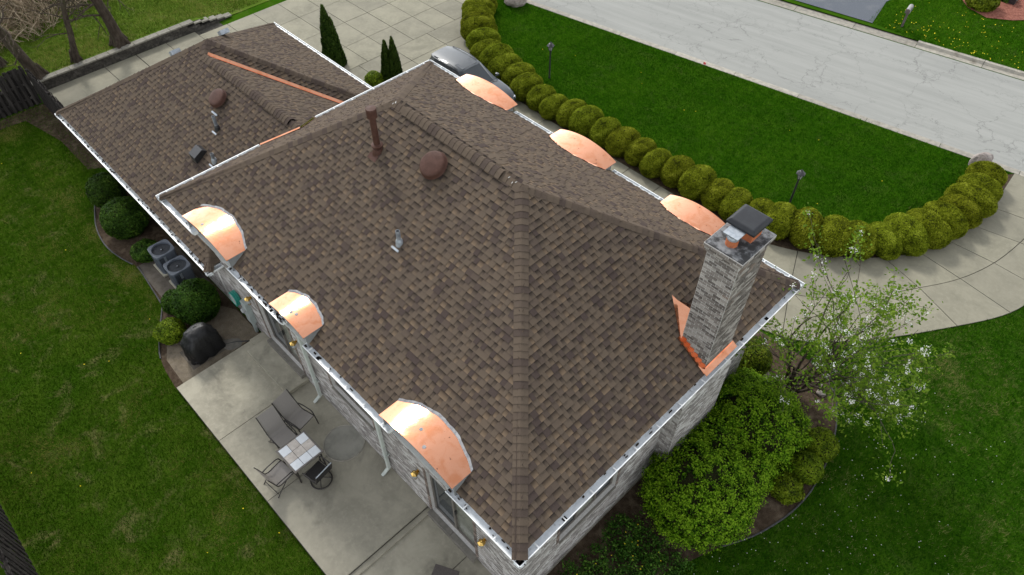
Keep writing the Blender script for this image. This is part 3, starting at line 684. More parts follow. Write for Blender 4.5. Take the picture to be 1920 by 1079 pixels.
for s_, xc, w_, z_, r_ in DORM:
    mb = MB(); ya, yb = (.6, .8) if s_ == 'back' else (HW-.8, HW-.6)
    mb.box(xc-w_/2+.06, xc+w_/2-.06, ya, yb, ZT, z_-.02)
    n = 14
    for i in range(n):
        a, b = -w_/2+.06+(w_-.12)*i/n, -w_/2+.06+(w_-.12)*(i+1)/n; R_ = (w_*w_/4+r_*r_)/(2*r_); zz = z_+r_-R_+math.sqrt(R_*R_-max(abs(a), abs(b))**2)-.012
        mb.box(xc+a, xc+b, ya, yb, z_-.02, max(zz, z_-.015))
    mb.build('dormer_wall', m_mortar, H)
bm_ = MB(); bricks(bm_, (WALLX0, WALLY0, .0), (1, 0, 0), (0, -1, 0), WALLX1-WALLX0, .03, ZT, [(a-WALLX0, b-WALLX0, c, d) for a, b, c, d in OPB])
for s_, xc, w_, z_, r_ in DORM:
    if s_ == 'back':
        R_ = (w_*w_/4+r_*r_)/(2*r_); bricks(bm_, (xc-w_/2+.06, WALLY0, 0), (1, 0, 0), (0, -1, 0), w_-.12, ZT, ZT+.1, top=lambda u, w_=w_, r_=r_, R_=R_, z_=z_: z_+r_-R_+math.sqrt(max(R_*R_-(u+.06-w_/2)**2, 0))-.02)
bm_.build('brick_courses', m_brickw, wallB, kind='stuff')
mb = MB(); wall_with_holes(mb, WALLY0+.25, WALLY1, WALLX1-.25, WALLX1, 0, ZT, OPS, 'y'); wallR = mb.build('wall', m_mortar, H)
bm_ = MB(); bricks(bm_, (WALLX1, WALLY0, 0), (0, 1, 0), (1, 0, 0), WALLY1-WALLY0, .03, ZT, [(a-WALLY0, b-WALLY0, c, d) for a, b, c, d in OPS]+[(5.78-WALLY0, 7.82-WALLY0, 0, 9)]); bm_.build('brick_courses', m_brickw, wallR, kind='stuff')
fnd = MB(); fnd.box(-.605, -.575, .58, HW-.58, 0, .16); fnd.build('foundation', m_kerb, wallR)
MB().box(WALLX0, WALLX1-.25, WALLY1-.25, WALLY1, 0, ZT).build('wall', m_mortar, H); MB().box(WALLX0, WALLX0+.25, WALLY0+.25, WALLY1-.25, 0, ZT).build('wall', m_mortar, H)
for q_ in ((WX0+.55, WX0+.8, .8, 9.05), (WX0+.8, -16.0, 8.85, 9.05), (-16.2, -16.0, 8.3, 8.85)): MB().box(*q_, 0, ZW-.1).build('wall', m_mortar, H)
wallW = MB().box(WX0+.55, WALLX0-.01, .58, .8, 0, ZW-.1).build('wall', m_mortar, H)
bm_ = MB(); bricks(bm_, (WX0+.55, .58, 0), (1, 0, 0), (0, -1, 0), 10.0, .03, ZW-.12); bm_.build('brick_courses', m_brickw, wallW, kind='stuff')
sf = MB(); 
sf.box(-HL+.12, -.12, .12, .60, ZT-.03, ZT).box(-HL+.12, -.12, HW-.6, HW-.12, ZT-.03, ZT).box(-.60, -.12, .6, HW-.6, ZT-.03, ZT).box(-HL+.12, -HL+.6, .6, HW-.6, ZT-.03, ZT)
sf.build('soffit', m_fascia, H)
sf = MB(); sf.box(WX0+.12, -13.58, WY0+.12, .58, ZW-.15, ZW-.11).box(WX0+.12, WX0+.55, .58, WY1-.12, ZW-.15, ZW-.11).box(WX0+.55, -15.6, 9.05, WY1-.12, ZW-.15, ZW-.11); sf.build('soffit', m_fascia, H)

# gutters
GP = [(.165, .012), (.165, -.03), (.165, -.115), (.055, -.115), (.014, -.055), (.0, -.02), (.0, .0), (.020, .0), (.020, -.008)]
deb = MB()
def gutter(p0, p1, inward, hang=.78, ends=(True, True), debris=0., up=0.):
    n = Vector(inward); p0, p1 = Vector(p0)-n*up*.8+Vector((0, 0, up)), Vector(p1)-n*up*.8+Vector((0, 0, up)); d = (p1-p0).normalized(); L = (p1-p0).length
    mb = MB(); m_ = len(GP)
    th = [(a, b) for a, b in GP]
    vs = [p0+n*a+Vector((0, 0, b)) for a, b in th]+[p1+n*a+Vector((0, 0, b)) for a, b in th]
    mb.add(vs, [(i, i+1, m_+i+1, m_+i) for i in range(m_-1)])
    for e, q in zip(ends, (p0, p1)):
        if e: mb.add([q+n*a+Vector((0, 0, b)) for a, b in th[:7]], [tuple(range(7))])
    g = mb.build('gutter', m_gut, H)
    ib = MB(); ib.quad(p0+n*.162+Vector((0, 0, -.05)), p1+n*.162+Vector((0, 0, -.05)), p1+n*.022+Vector((0, 0, -.05)), p0+n*.022+Vector((0, 0, -.05)))
    ib.quad(p0+n*.163+Vector((0, 0, -.05)), p1+n*.163+Vector((0, 0, -.05)), p1+n*.163+Vector((0, 0, -.004)), p0+n*.163+Vector((0, 0, -.004)))
    ib.build('gutter_channel', m_gutin, g)
    fb = MB(); fb.obox(p0+n*.167+Vector((0, 0, -.16)), p1-p0, n*.02, (0, 0, .15)); fb.build('fascia_board', m_fascia, g)
    s_ = random.uniform(.2, hang)
    while s_ < L-.05:
        b = MB().obox(p0+d*s_+n*.004+Vector((0, 0, -.004)), d*.028, n*.155, (0, 0, .010)); b.build('hanger', m_white, g); s_ += hang*random.uniform(.85, 1.15)
    for i in range(int(L*debris)):
        q = p0+d*(random.random()**1.3*L)+n*random.uniform(.05, .15); r_ = random.uniform(.015, .05)
        deb.obox(q+Vector((0, 0, -.05)), d*r_*random.uniform(.8, 2.5), n*random.uniform(.01, .04), (0, 0, .06*random.uniform(.3, 1.0)))
    return g
ye = lambda x0, x1, **k: gutter((x0, 0, ZE), (x1, 0, ZE), (0, 1, 0), **k)
ye(-HL, -12.85, debris=1); ye(-11.0, -8.4, debris=14); ye(-7.45, -4.13, debris=2); ye(-2.2, 0, ends=(True, False), debris=6)
gutter((0, 0, ZE), (0, HW, ZE), (-1, 0, 0), ends=(False, False), debris=1.5)
for a, b in ((0, -2.28), (-4.45, -6.42), (-8.74, -10.6), (-13.14, -HL)): gutter((a, HW, ZE), (b, HW, ZE), (0, -1, 0), up=.05)
gutter((-HL, 3.42, ZE), (-HL, 0, ZE), (1, 0, 0), ends=(True, False), up=.05); gutter((-HL, HW, ZE), (-HL, 5.5, ZE), (1, 0, 0), ends=(False, True), up=.05)
gutter((WX0, WY0, ZW), (-13.46, WY0, ZW), (0, 1, 0), ends=(False, False), debris=9); gutter((-13.46, WY0, ZW), (-13.46, .6, ZW), (-1, 0, 0), ends=(False, True))
gutter((WX0, WY1, ZW), (WX0, WY0, ZW), (1, 0, 0), ends=(False, False)); gutter((-15.45, WY1, ZW), (WX0, WY1, ZW), (0, -1, 0), ends=(False, False), up=.05); gutter((-15.45, 8.9, ZW), (-15.45, WY1, ZW), (-1, 0, 0), ends=(True, False))
deb.build('gutter_leaf_litter', m_debris, H, kind='stuff')
for (x, y, ax) in ((-8.95, 0, 'x'), (-6.9, 0, 'x'), (0, 1.35, 'y'), (0, 8.75, 'y')):
    b = MB(); b.box(x-.05, x+.05, .04, .12, ZE-.049, ZE-.043) if ax == 'x' else b.box(-.12, -.04, y-.05, y+.05, ZE-.049, ZE-.043); b.build('gutter_outlet', m_hole, H)
for x in (-8.93, -5.62):
    b = MB(); b.box(x-.05, x+.05, .455, .545, .30, 4.1); b.obox((x-.05, .06, 4.5), (.1, 0, 0), (0, .08, 0), (0, .40, -.42)); b.obox((x-.05, .455, .30), (.1, 0, 0), (0, .09, 0), (0, -.22, -.13))
    dn = b.build('downspout', m_down, H, bevel=.012)
    for z in (1.0, 2.9): MB().box(x-.075, x+.075, .44, .60, z, z+.04).build('strap', m_down, dn)

# dormers
for s_, xc, w_, ze_, rise in DORM:
    sg = 1 if s_ == 'back' else -1; Y = (lambda d: d) if s_ == 'back' else (lambda d: HW-d)
    R_ = (w_*w_/4+rise*rise)/(2*rise); n = 28; top = []; bot = []; tr = []
    for i in range(n+1):
        x = -w_/2+w_*i/n; z = ze_+rise-R_+math.sqrt(R_*R_-x*x); yb = (z-ZE)/K-.02; yf = .035 if s_ == 'back' else -.115
        top.append(((xc+x, Y(yf), z), (xc+x, Y((yf*2+yb)/3), z+.004), (xc+x, Y(yb), z+.006)))
        bot.append(((xc+x, Y(yf), z-.022), (xc+x, Y(yb), z-.022)))
        jx = .012*math.sin(i*.9+xc)+.006*math.sin(i*2.3)
        tr.append(((xc+x, Y(yb-.018+jx*.6), z+.010), (xc+x, Y(yb+.008), z+.028), (xc+x, Y(yb+.042+jx), z+.046)))
    mb = MB(); vs = [q for t in top for q in t]; mb.add(vs, [(3*i+j, 3*(i+1)+j, 3*(i+1)+j+1, 3*i+j+1)[::sg] for i in range(n) for j in range(2)])
    dm = mb.build('dormer', m_copper, H, smooth=True, label='shallow arched copper eyebrow dormer roof')
    mb = MB(); mb.add([q for t in bot for q in t], [(2*i, 2*i+1, 2*i+3, 2*i+2)[::sg] for i in range(n)]); mb.build('dormer_soffit', m_cheek, dm)
    mb = MB(); mb.add([q for i in range(n+1) for q in (top[i][0], bot[i][0])], [(2*i, 2*i+1, 2*i+3, 2*i+2) for i in range(n)]); mb.build('drip_edge', m_copper, dm)
    mb = MB(); mb.add([q for t in tr for q in t], [(3*i+j, 3*(i+1)+j, 3*(i+1)+j+1, 3*i+j+1) for i in range(n) for j in range(2)]); mb.build('sealant_bead' if s_ == 'back' else 'head_flashing', m_lead if s_ == 'back' else m_copper, dm)
    for e in (-1, 1):
        x0 = xc+e*(w_/2-.03); zt = ze_-.008; yb = (zt-ZE)/K+.02
        prof = [(.10, ZE-.17), (.10, zt), (yb, zt), (.62, ZT-.02)]
        b = MB(); vs = [(x0-.02, Y(a), z) for a, z in prof]+[(x0+.02, Y(a), z) for a, z in prof]
        b.add(vs, [(0, 1, 2, 3), (7, 6, 5, 4)]+[(i, (i+1) % 4, 4+(i+1) % 4, 4+i) for i in range(4)]); b.build('cheek_wall', m_cheek, dm)
    if s_ == 'back':
        for i in range(random.randint(1, 2)):
            x = xc+random.uniform(-.3, .3)*w_; z = ze_+rise-R_+math.sqrt(R_*R_-(x-xc)**2)
            MB().lathe([(.045, 0), (.04, .012), (.0, .016)], (x, random.uniform(.15, .5), z), 10).build('rivet_patch', m_lead, dm)

# chimney
CX0, CX1, CY0, CY1, CZ = -.96, -.21, 6.26, 7.30, 8.40
ch = MB().box(CX0, CX1, CY0, CY1, 4.0, CZ).build('chimney', m_mortar, H)
keep = []; rest = MB()
bricks(None, (CX0, CY0, 0), (1, 0, 0), (0, -1, 0), CX1-CX0, 4.78, CZ-.2, keep=keep, bl=.196, ch=.073); bricks(None, (CX1, CY0, 0), (0, 1, 0), (1, 0, 0), CY1-CY0, 4.78, CZ-.2, keep=keep, bl=.196, ch=.073, start=1)
bricks(rest, (CX1, CY1, 0), (-1, 0, 0), (0, 1, 0), CX1-CX0, 4.9, CZ-.2, bl=.196, ch=.073); bricks(rest, (CX0, CY1, 0), (0, -1, 0), (-1, 0, 0), CY1-CY0, 5.2, CZ-.2, bl=.196, ch=.073, start=1)
for i, off in enumerate((.028, .055, .08)):
    z = CZ-.2+i*.075
    for O, U, N, ln in (((CX0-off, CY0-off, 0), (1, 0, 0), (0, -1, 0), CX1-CX0+2*off), ((CX1+off, CY0-off, 0), (0, 1, 0), (1, 0, 0), CY1-CY0+2*off), ((CX1+off, CY1+off, 0), (-1, 0, 0), (0, 1, 0), CX1-CX0+2*off), ((CX0-off, CY1+off, 0), (0, -1, 0), (-1, 0, 0), CY1-CY0+2*off)):
        bricks(None, O, U, N, ln, z, z+.07, keep=keep, bl=.196, ch=.073, start=i)
    MB().box(CX0-off, CX1+off, CY0-off, CY1+off, z, z+.070).build('corbel_course', m_mortar, ch)
keep.sort(key=lambda a: (CAM-a[0]).length)
for a in keep[:300]: MB().obox(*a).build('brick', m_brick if a[0].x < CX1-.25 or random.random() < .9 else m_brickb, ch)
for a in keep[300:]: rest.obox(*a)
rest.build('brick_courses', m_brick, ch, kind='stuff')
b = MB(); b.prism([(CX0-.07, CY0-.07), (CX1+.07, CY0-.07), (CX1+.07, CY1+.07), (CX0-.07, CY1+.07)], CZ+.018, CZ+.045); crown = b.build('crown', m_crown, ch, bevel=.01)
b = MB().lathe([(.125, 0), (.125, .16), (.10, .16), (.10, .02)], (-.62, 6.50, CZ+.04), 18); b.build('clay_flue', m_clay, ch)
b = MB().lathe([(.118, .13), (.125, .20), (.105, .24), (.09, .24)], (-.62, 6.50, CZ+.04), 18); b.build('flue_collar', m_galv, ch)
b = MB().box(-.80, -.46, 6.36, 6.66, CZ+.33, CZ+.352)
for q in ((-.72, 6.42), (-.52, 6.42), (-.72, 6.58), (-.52, 6.58)): b.tube((*q, CZ+.22), (*q, CZ+.34), .008, n=5)
b.build('flue_cap', m_galv, ch, label='flat galvanized flue cap')
b = MB().prism([(-.86, 6.78), (-.36, 6.78), (-.36, 7.16), (-.86, 7.16)], CZ+.04, CZ+.24); b.build('clay_flue', m_clay, ch)
b = MB().box(-.82, -.40, 6.82, 7.12, CZ+.24, CZ+.36); b.build('flue_screen', m_hole, ch)
zc = CZ+.36; b = MB(); pr_ = [(0, 0), (0, .05), (.06, .11), (.09, .115)]; vs = []
x0, x1, y0, y1 = -.93, -.27, 6.62, 7.30
for ins, h in pr_: vs += [(x0+ins, y0+ins, zc+h), (x1-ins, y0+ins, zc+h), (x1-ins, y1-ins, zc+h), (x0+ins, y1-ins, zc+h)]
b.add(vs, [(3, 2, 1, 0)]+[(4*i+j, 4*i+(j+1) % 4, 4*i+4+(j+1) % 4, 4*i+4+j) for i in range(3) for j in range(4)]+[(12, 13, 14, 15)]); b.build('flue_cap', m_cap, ch, bevel=.015, label='large black pillow-topped flue cap')
# copper cricket and flashings
zr = lambda x: ZE-K*x
b = MB(); A = (-1.58, 6.78, zr(-1.58)+.03); B = (CX0, 6.78, zr(-1.58)+.03); C = (CX0, CY0-.06, zr(CX0)+.03); D = (CX0, CY1+.06, zr(CX0)+.03)
b.add([A, B, C, D], [(0, 2, 1), (0, 1, 3)]); b.add([A, C, (CX0+.12, CY0-.16, zr(CX0+.12)+.034), (-1.72, 6.74, zr(-1.72)+.034)], [(0, 3, 2, 1)])
b.build('copper_cricket', m_copper, ch)
b = MB(); e = .03
b.obox((-.22, CY0-.10, zr(-.22)+e), (.15, 0, -.15*K), (0, CY1-CY0+.2, 0), (0, 0, .008)); b.obox((CX1+.012, CY0-.02, zr(CX1)+e), (0, CY1-CY0+.04, 0), (.006, 0, 0), (0, 0, .10)); b.build('copper_apron', m_copper, ch)
b = MB(); L_ = (CX1-CX0+.12)
b.obox((CX0-.05, CY0-.115, zr(CX0-.05)+e), (L_, 0, -K*L_), (0, .105, 0), (0, 0, .006)); b.obox((CX0-.05, CY0-.125, zr(CX0-.05)+e), (L_, 0, -K*L_), (0, .014, 0), (0, 0, .022))
for i in range(6):
    xx = CX0+i*(CX1-CX0)/6; b.obox((xx, CY0-.014, zr(xx)-.02), ((CX1-CX0)/6, 0, 0), (0, .004, 0), (0, 0, .12))
b.build('copper_step_flashing', m_copper, ch)
# chimney breast outside the wall
b = MB().box(-.60, CX1, 5.78, 7.82, 0, 3.6); b.add([(-.6, 5.78, 3.6), (CX1, 5.78, 3.6), (CX1, 6.26, 4.3), (-.6, 6.26, 4.3), (-.6, 7.82, 3.6), (CX1, 7.82, 3.6), (CX1, 7.30, 4.3), (-.6, 7.30, 4.3)], [(0, 1, 2, 3), (7, 6, 5, 4), (1, 5, 6, 2)]); b.box(-.6, CX1, 6.26, 7.30, 4.3, 4.6)
br = b.build('chimney_breast', m_mortar, H); b = MB()
bricks(b, (CX1, 5.78, 0), (0, 1, 0), (1, 0, 0), 2.04, .03, 3.6); bricks(b, (-.6, 5.78, 0), (1, 0, 0), (0, -1, 0), CX1+.6, .03, 3.6, start=1); bricks(b, (CX1, 7.82, 0), (-1, 0, 0), (0, 1, 0), CX1+.6, .03, 3.6, start=1); bricks(b, (CX1, 6.26, 0), (0, 1, 0), (1, 0, 0), 1.04, 3.62, 4.6)
b.build('brick_courses', m_brickw, br, kind='stuff')

# doors and windows
def sliding_door(x0, x1, z0, z1, sill_z):
    y = WALLY0+.09; b = MB(); f = .06
    b.box(x0, x0+f, y, y+.08, z0, z1).box(x1-f, x1, y, y+.08, z0, z1).box(x0+f, x1-f, y, y+.08, z1-f, z1).box(x0+f, x1-f, y, y+.08, z0, z0+f)
    xm = (x0+x1)/2; b.box(xm-.035, xm+.035, y-.012, y+.07, z0+f, z1-f)
    d = b.build('door', m_dframe, H, label='sliding patio door with one dark screened leaf')
    MB().box(x0+f, xm-.035, y+.03, y+.045, z0+f, z1-f).build('door_leaf', m_glass, d); MB().box(xm+.035, x1-f, y+.05, y+.065, z0+f, z1-f).build('door_leaf', m_curt, d)
    MB().box(xm+.05, xm+.07, y-.03, y+.03, z0+1.0, z0+1.2).build('handle', m_black, d)
    xs_ = [x0-.05, xm, x1+.05]
    for a, c in zip(xs_, xs_[1:]): MB().box(a+.004, c-.004, WALLY0-.16, y, sill_z, z0-.002, random.random()).build('sill_stone', m_stone, d, bevel=.008)
    b = MB()
    z = z0
    while z < z1: b.box(x0-.10, x0-.004, WALLY0-.016, WALLY0+.10, z+.004, z+.068, random.random()).box(x1+.004, x1+.10, WALLY0-.016, WALLY0+.10, z+.004, z+.068, random.random()); z += .0735
    b.build('jamb_bricks', m_brickb, d, kind='stuff')
sliding_door(-3.86, -2.15, .22, 2.45, .02); sliding_door(-11.7, -9.85, .42, 2.65, .28)
def window(a, b_, z0, z1, axis):
    B = MB(); f = .07; nL = 3 if b_-a > 2 else 2
    def bx(mb, u0, u1, d0, d1, c, d, t=.5): return mb.box(u0, u1, WALLY0+d0, WALLY0+d1, c, d, t) if axis == 'x' else mb.box(WALLX1-d1, WALLX1-d0, u0, u1, c, d, t)
    bx(B, a, a+f, .09, .17, z0, z1); bx(B, b_-f, b_, .09, .17, z0, z1); bx(B, a+f, b_-f, .09, .17, z1-f, z1); bx(B, a+f, b_-f, .09, .17, z0, z0+f)
    for i in range(1, nL): u = a+(b_-a)*i/nL; bx(B, u-.03, u+.03, .08, .17, z0+f, z1-f)
    wn = B.build('window', m_dframe, H)
    for i in range(nL):
        u0, u1 = a+(b_-a)*i/nL, a+(b_-a)*(i+1)/nL; q = MB(); bx(q, u0+.035, u1-.035, .12, .135, z0+f, z1-f); q.build('pane', m_glass if i % 2 == 0 else m_curt, wn)
    u = a
    while u < b_-.02: q = MB(); bx(q, u+.003, min(u+.30, b_)-.003, -.05, .09, z0-.075, z0-.004, random.random()); q.build('sill_stone', m_stone, wn); u += .30
    q = MB(); z = z0
    while z < z1: bx(q, a-.10, a-.004, -.014, .10, z+.004, z+.068, random.random()); bx(q, b_+.004, b_+.10, -.014, .10, z+.004, z+.068, random.random()); z += .0735
    q.build('jamb_bricks', m_brickb, wn, kind='stuff')
window(-7.95, -6.05, 1.75, 3.1, 'x'); window(1.95, 4.05, 1.45, 2.75, 'y')
# lanterns, hose reel, meter
for (x, z) in ((-12.02, 2.15), (-9.49, 2.35), (-4.18, 1.98), (-1.72, 1.98)):
    b = MB().lathe([(.045, 0), (.06, .01), (.05, .02), (.02, .035), (.02, .09), (0, .09)], (x, WALLY0, z), 12, Vector((0, -1, 0)))
    ln = b.build('wall_lantern', m_brass, H, smooth=True)
    b = MB().lathe([(.0, .24), (.02, .22), (.035, .18), (.10, .13), (.105, .12), (.06, .115)], (x, WALLY0-.13, z-.10), 6); b.build('lantern_hood', m_brass, ln)
    b = MB().lathe([(.06, .12), (.075, .0), (.04, -.10), (0, -.10)], (x, WALLY0-.13, z-.10), 6); b.build('lantern_glass', m_lampg, ln)
    b = MB()
    for i in range(6): a = i*math.pi/3; b.tube((x+.065*math.cos(a), WALLY0-.13+.065*math.sin(a), z+.02), (x+.045*math.cos(a), WALLY0-.13+.045*math.sin(a), z-.20), .007, n=5)
    b.lathe([(.05, -.10), (.045, -.12), (.0, -.15)], (x, WALLY0-.13, z-.10), 6); b.build('lantern_frame', m_brass, ln)
b = MB()
for i in range(5):
    rr = .25-.012*(i % 2); yy = WALLY0-.06-.035*i; b.path([(-13.32+rr*math.cos(t)*.82, yy+.006*math.sin(3*t), 1.12+rr*math.sin(t)*1.15) for t in np.linspace(0, 2*math.pi, 25)[:-1]], .018, 6, True)
hr = tag(b.build('garden_hose', m_hose, smooth=True), 'coil of green garden hose hung on the brick back wall', 'hose')
b = MB().lathe([(.16, 0), (.16, .03), (.05, .03), (.05, .20), (.2, .20), (.2, .215), (0, .215)], (-13.32, WALLY0, 1.12), 20, Vector((0, -1, 0))); b.build('hose_bracket', m_util, H)
b = MB().box(-12.78, -12.46, .42, .59, .55, 1.5); ub = b.build('meter_cabinet', m_util, H, bevel=.015, label='tall grey-green utility cabinet on the back wall')
MB().box(-12.67, -12.57, .46, .54, .0, .55).build('conduit', m_util, ub); MB().lathe([(.08, 0), (.08, .09), (.06, .11), (0, .11)], (-12.62, .42, 1.2), 14, Vector((0, -1, 0))).build('meter_dial', m_lampg, ub)
for x, z in ((-12.95, .5), (-13.05, .42)): MB().lathe([(.05, 0), (.05, .12), (0, .12)], (x, WALLY0, z), 8, Vector((0, -1, 0))).build('spigot', m_brass, ub)

# roof vents
def on_back(x, y, wing=False): return Vector((x, y, (ZW+K*(y-WY0)) if wing else ez(y)))
def mushroom(x, y, wing, r=.36):
    q = on_back(x, y, wing); ax = (NB*.55+Vector((0, 0, 1))*.45).normalized()
    v = MB().lathe([(.20, -.05), (.20, .15)], q, 20, NB).build('roof_vent', m_brown, H, label='round brown mushroom roof vent')
    MB().lathe([(r*.9, .10), (r*1.06, .09), (r*1.10, .105), (r*1.04, .125), (r*1.03, .19), (r*.97, .225), (r*.86, .24), (r*.4, .248), (0, .25)], q, 36, NB).build('vent_hood', m_brown, v, smooth=True)
mushroom(-7.42, 4.52, False, .335); mushroom(-17.75, 3.72, True, .31)
for (x, y, wing) in ((-17.75, 3.30, True),):
    q = on_back(x, y, wing); MB().obox(q+NB*.024, (.34, 0, 0), (0, .05, .05*K), NB*.01).build('flashing_strip', m_galv, H)
q = on_back(-9.2, 4.1); b = MB().lathe([(.17, -.1), (.13, .06), (.115, .10)], q, 20).lathe([(.082, .05), (.082, 1.10)], q, 20)
tp = b.build('flue_pipe', m_brown, H, smooth=True, label='tall brown capped metal flue pipe on the rear slope')
MB().lathe([(.09, .17), (.145, .17), (.15, .20), (.09, .235)], q, 20).build('storm_collar', m_brown, tp, smooth=True)
MB().lathe([(.10, 1.02), (.13, 1.02), (.13, 1.24), (.135, 1.24), (.125, 1.27), (0, 1.285)], q, 20).build('pipe_cap', m_brown, tp)
b = MB().obox(q+Vector((-.16, -.24, -.24*K))+NB*.022, (.32, 0, 0), (0, .14, .14*K), NB*.004); b.build('flashing_plate', m_brown, tp)
def soil_pipe(x, y, wing, h, mat, boot, lab):
    q = on_back(x, y, wing); v = MB().lathe([(.055, -.05), (.055, h), (.045, h), (.045, h-.15), (0, h-.15)], q, 16).build('vent_pipe', mat, H, label=lab)
    MB().lathe([(.10, -.06), (.085, .10), (.06, .16)], q, 16).build('pipe_boot', boot, v)
    MB().obox(q+Vector((-.13, -.16, -.16*K))+NB*.024, (.26, 0, 0), (0, .045, .045*K), NB*.004).build('flashing_plate', m_galv, v)
soil_pipe(-6.93, 2.86, False, .42, m_pvc, m_galv, 'short open vent pipe in the middle of the rear slope'); soil_pipe(-17.02, 3.05, True, .50, m_pvc, m_black, 'white-topped vent pipe with black boot on the wing roof'); soil_pipe(-16.19, 2.32, True, .34, m_pvc, m_galv, 'grey vent pipe with star flashing near the main eave')
q = on_back(-16.98, 2.15, True)
b = MB(); a_, h_ = .20, .24
vs = [(-a_, -.2, -.2*K+.02), (a_, -.2, -.2*K+.02), (a_, .25, .25*K+.02), (-a_, .25, .25*K+.02), (-a_, -.22, -.2*K+.26), (a_, -.22, -.2*K+.26), (a_, .1, .1*K+.24), (-a_, .1, .1*K+.24)]
b.add([q+Vector(v) for v in vs], [(0, 3, 2, 1), (4, 5, 6, 7), (0, 1, 5, 4), (1, 2, 6, 5), (2, 3, 7, 6), (3, 0, 4, 7)]); b.build('hood_vent', m_black, H, bevel=.01, label='square black exhaust hood on the wing roof')
for (x, y) in ((-21.5, 3.85), (-21.3, 5.7)):   # low vents on the far slope of the garage
    q = Vector((x, y, ZW+K*(x-WX0))); MB().obox(q+NL*.02, (.26, 0, .26*K), (0, .34, 0), NL*.16).build('box_vent', m_galv, H, label='low metal box vent beyond the garage hip')

# ------------------------------------------------------------------ trees, shrubs, hedge
def dome_pts(n, rx, ry, rz, cz, seed, lump=.06, shell=(.9, 1.02), zmin=.0, lf=3.2):
    d = nrm(rng.normal(0, 1, (int(n*1.6), 3))); p = d*np.array([rx, ry, rz])
    lum = 1+lump*pnoise(d, lf, seed)+lump*.5*pnoise(d, lf*2.7, seed+3)
    r = lum*rng.uniform(shell[0], shell[1], len(d)); q = p*r[:, None]; q[:, 2] += cz
    k = q[:, 2] > zmin; q, d, lum = q[k][:n], d[k][:n], lum[k][:n]
    return q, nrm(d/np.array([rx, ry, rz])), lum
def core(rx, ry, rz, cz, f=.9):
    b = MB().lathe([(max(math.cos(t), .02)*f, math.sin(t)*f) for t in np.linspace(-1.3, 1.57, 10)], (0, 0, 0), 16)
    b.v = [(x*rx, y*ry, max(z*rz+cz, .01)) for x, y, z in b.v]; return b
def shrub_mesh(name, mat, n, rx, ry, rz, cz, seed, leaf, lump=.06, jit=.55, lf=3.2, asp=.6):
    P_, N_, lum = dome_pts(n, rx, ry, rz, cz, seed, lump, lf=lf)
    tn = np.clip(.42+1.6*(lum-1)/max(lump, .01)*.18+rng.normal(0, .15, len(P_)), 0, 1)
    V, F, T = leaves(P_, N_, leaf, asp, jit, tn); return arrays(name, V, F, mat, T, mesh_only=True)
def shrub(name, label, cat, loc, fm, cm, group=None, rz=0., s=(1, 1, 1)):
    t = thing(name, label, cat, loc, rz, group); t.scale = s
    for nm_, me in (('foliage', fm), ('branches', cm)):
        o = bpy.data.objects.new(nm_, me); col.objects.link(o); o.parent = t
    return t
BALLS = [(-22.89, 19.96), (-22.58, 19.41), (-22.0, 18.85), (-21.48, 18.34), (-20.85, 17.89), (-20.01, 17.4), (-19.19, 16.88), (-18.48, 16.75), (-17.7, 16.59), (-16.79, 16.51), (-15.85, 16.14), (-14.93, 16.08), (-14.02, 15.99), (-13.11, 16.15), (-12.27, 16.09), (-11.29, 16.14), (-10.39, 16.19), (-9.47, 16.19), (-8.59, 16.08), (-7.65, 16.24), (-6.7, 16.21), (-5.8, 16.26), (-4.98, 16.28), (-4.13, 16.5), (-3.31, 16.66),
         (-2.45, 16.95), (-1.6, 17.3), (-.85, 17.8), (-.25, 18.45), (.22, 19.2), (.60, 20.05), (.84, 20.93), (.99, 21.8), (1.04, 22.7), (1.05, 23.6), (.83, 24.54)]
BED_B = INC+[(b_[0]-.3, b_[1]+.25) for b_ in BALLS[24:]][::-1]; sheet('hedge_bed', BED_B, .012, m_soil)
hm = [shrub_mesh('boxwood_leaves', m_hedge, 13000, .60, .60, .53, .42, i, .024, .022, jit=.36) for i in range(4)]
hc = core(.60, .60, .53, .42, .91).mesh('boxwood_core', m_core, True)
N_B = len(BALLS)
marks = {0: 'clipped boxwood ball at the far top end of the hedge by the street boulder', 35: 'clipped boxwood ball ending the hedge beside the pale boulder', 24: 'clipped boxwood ball behind the black chimney cap', 9: 'clipped boxwood ball beside the windshield of the parked car', 10: 'clipped boxwood ball beside the hood of the parked car', 11: 'clipped boxwood ball just ahead of the front bumper of the parked car'}
ordn = ['first', 'second', 'third', 'fourth', 'fifth', 'sixth', 'seventh', 'eighth', 'ninth', 'tenth', 'eleventh', 'twelfth', 'thirteenth', 'fourteenth']
for i, (x, y) in enumerate(BALLS):
    if i in marks: lb = marks[i]
    elif i < 9: lb = f'clipped boxwood ball, {ordn[i]} from the far top end of the hedge'
    elif i < 24: lb = f'clipped boxwood ball in the straight hedge, {ordn[i-12]} after the car bumper' if i > 12 else 'clipped boxwood ball beyond the copper dormer nearest the car, second past the bumper'
    else: lb = f'clipped boxwood ball on the hedge curve, {ordn[35-i]} from the ball beside the pale boulder'
    s_ = random.uniform(.93, 1.08)*(1.05 if 3 < i < 9 else 1)
    pa, pb = BALLS[max(i-1, 0)], BALLS[min(i+1, N_B-1)]; ang = math.atan2(pb[1]-pa[1], pb[0]-pa[0]); wide = 1.32 if i < 24 else 1.45 if i < 34 else 1.25
    shrub('boxwood_ball', lb, 'shrub', (x+random.uniform(-.05, .05), y+.10, 0), hm[i % 4], hc, 'clipped boxwood balls of the driveway hedge', ang+random.choice((0, math.pi))+random.uniform(-.12, .12), (s_*random.uniform(.92, 1.04), s_*wide, s_*random.uniform(.94, 1.12)))
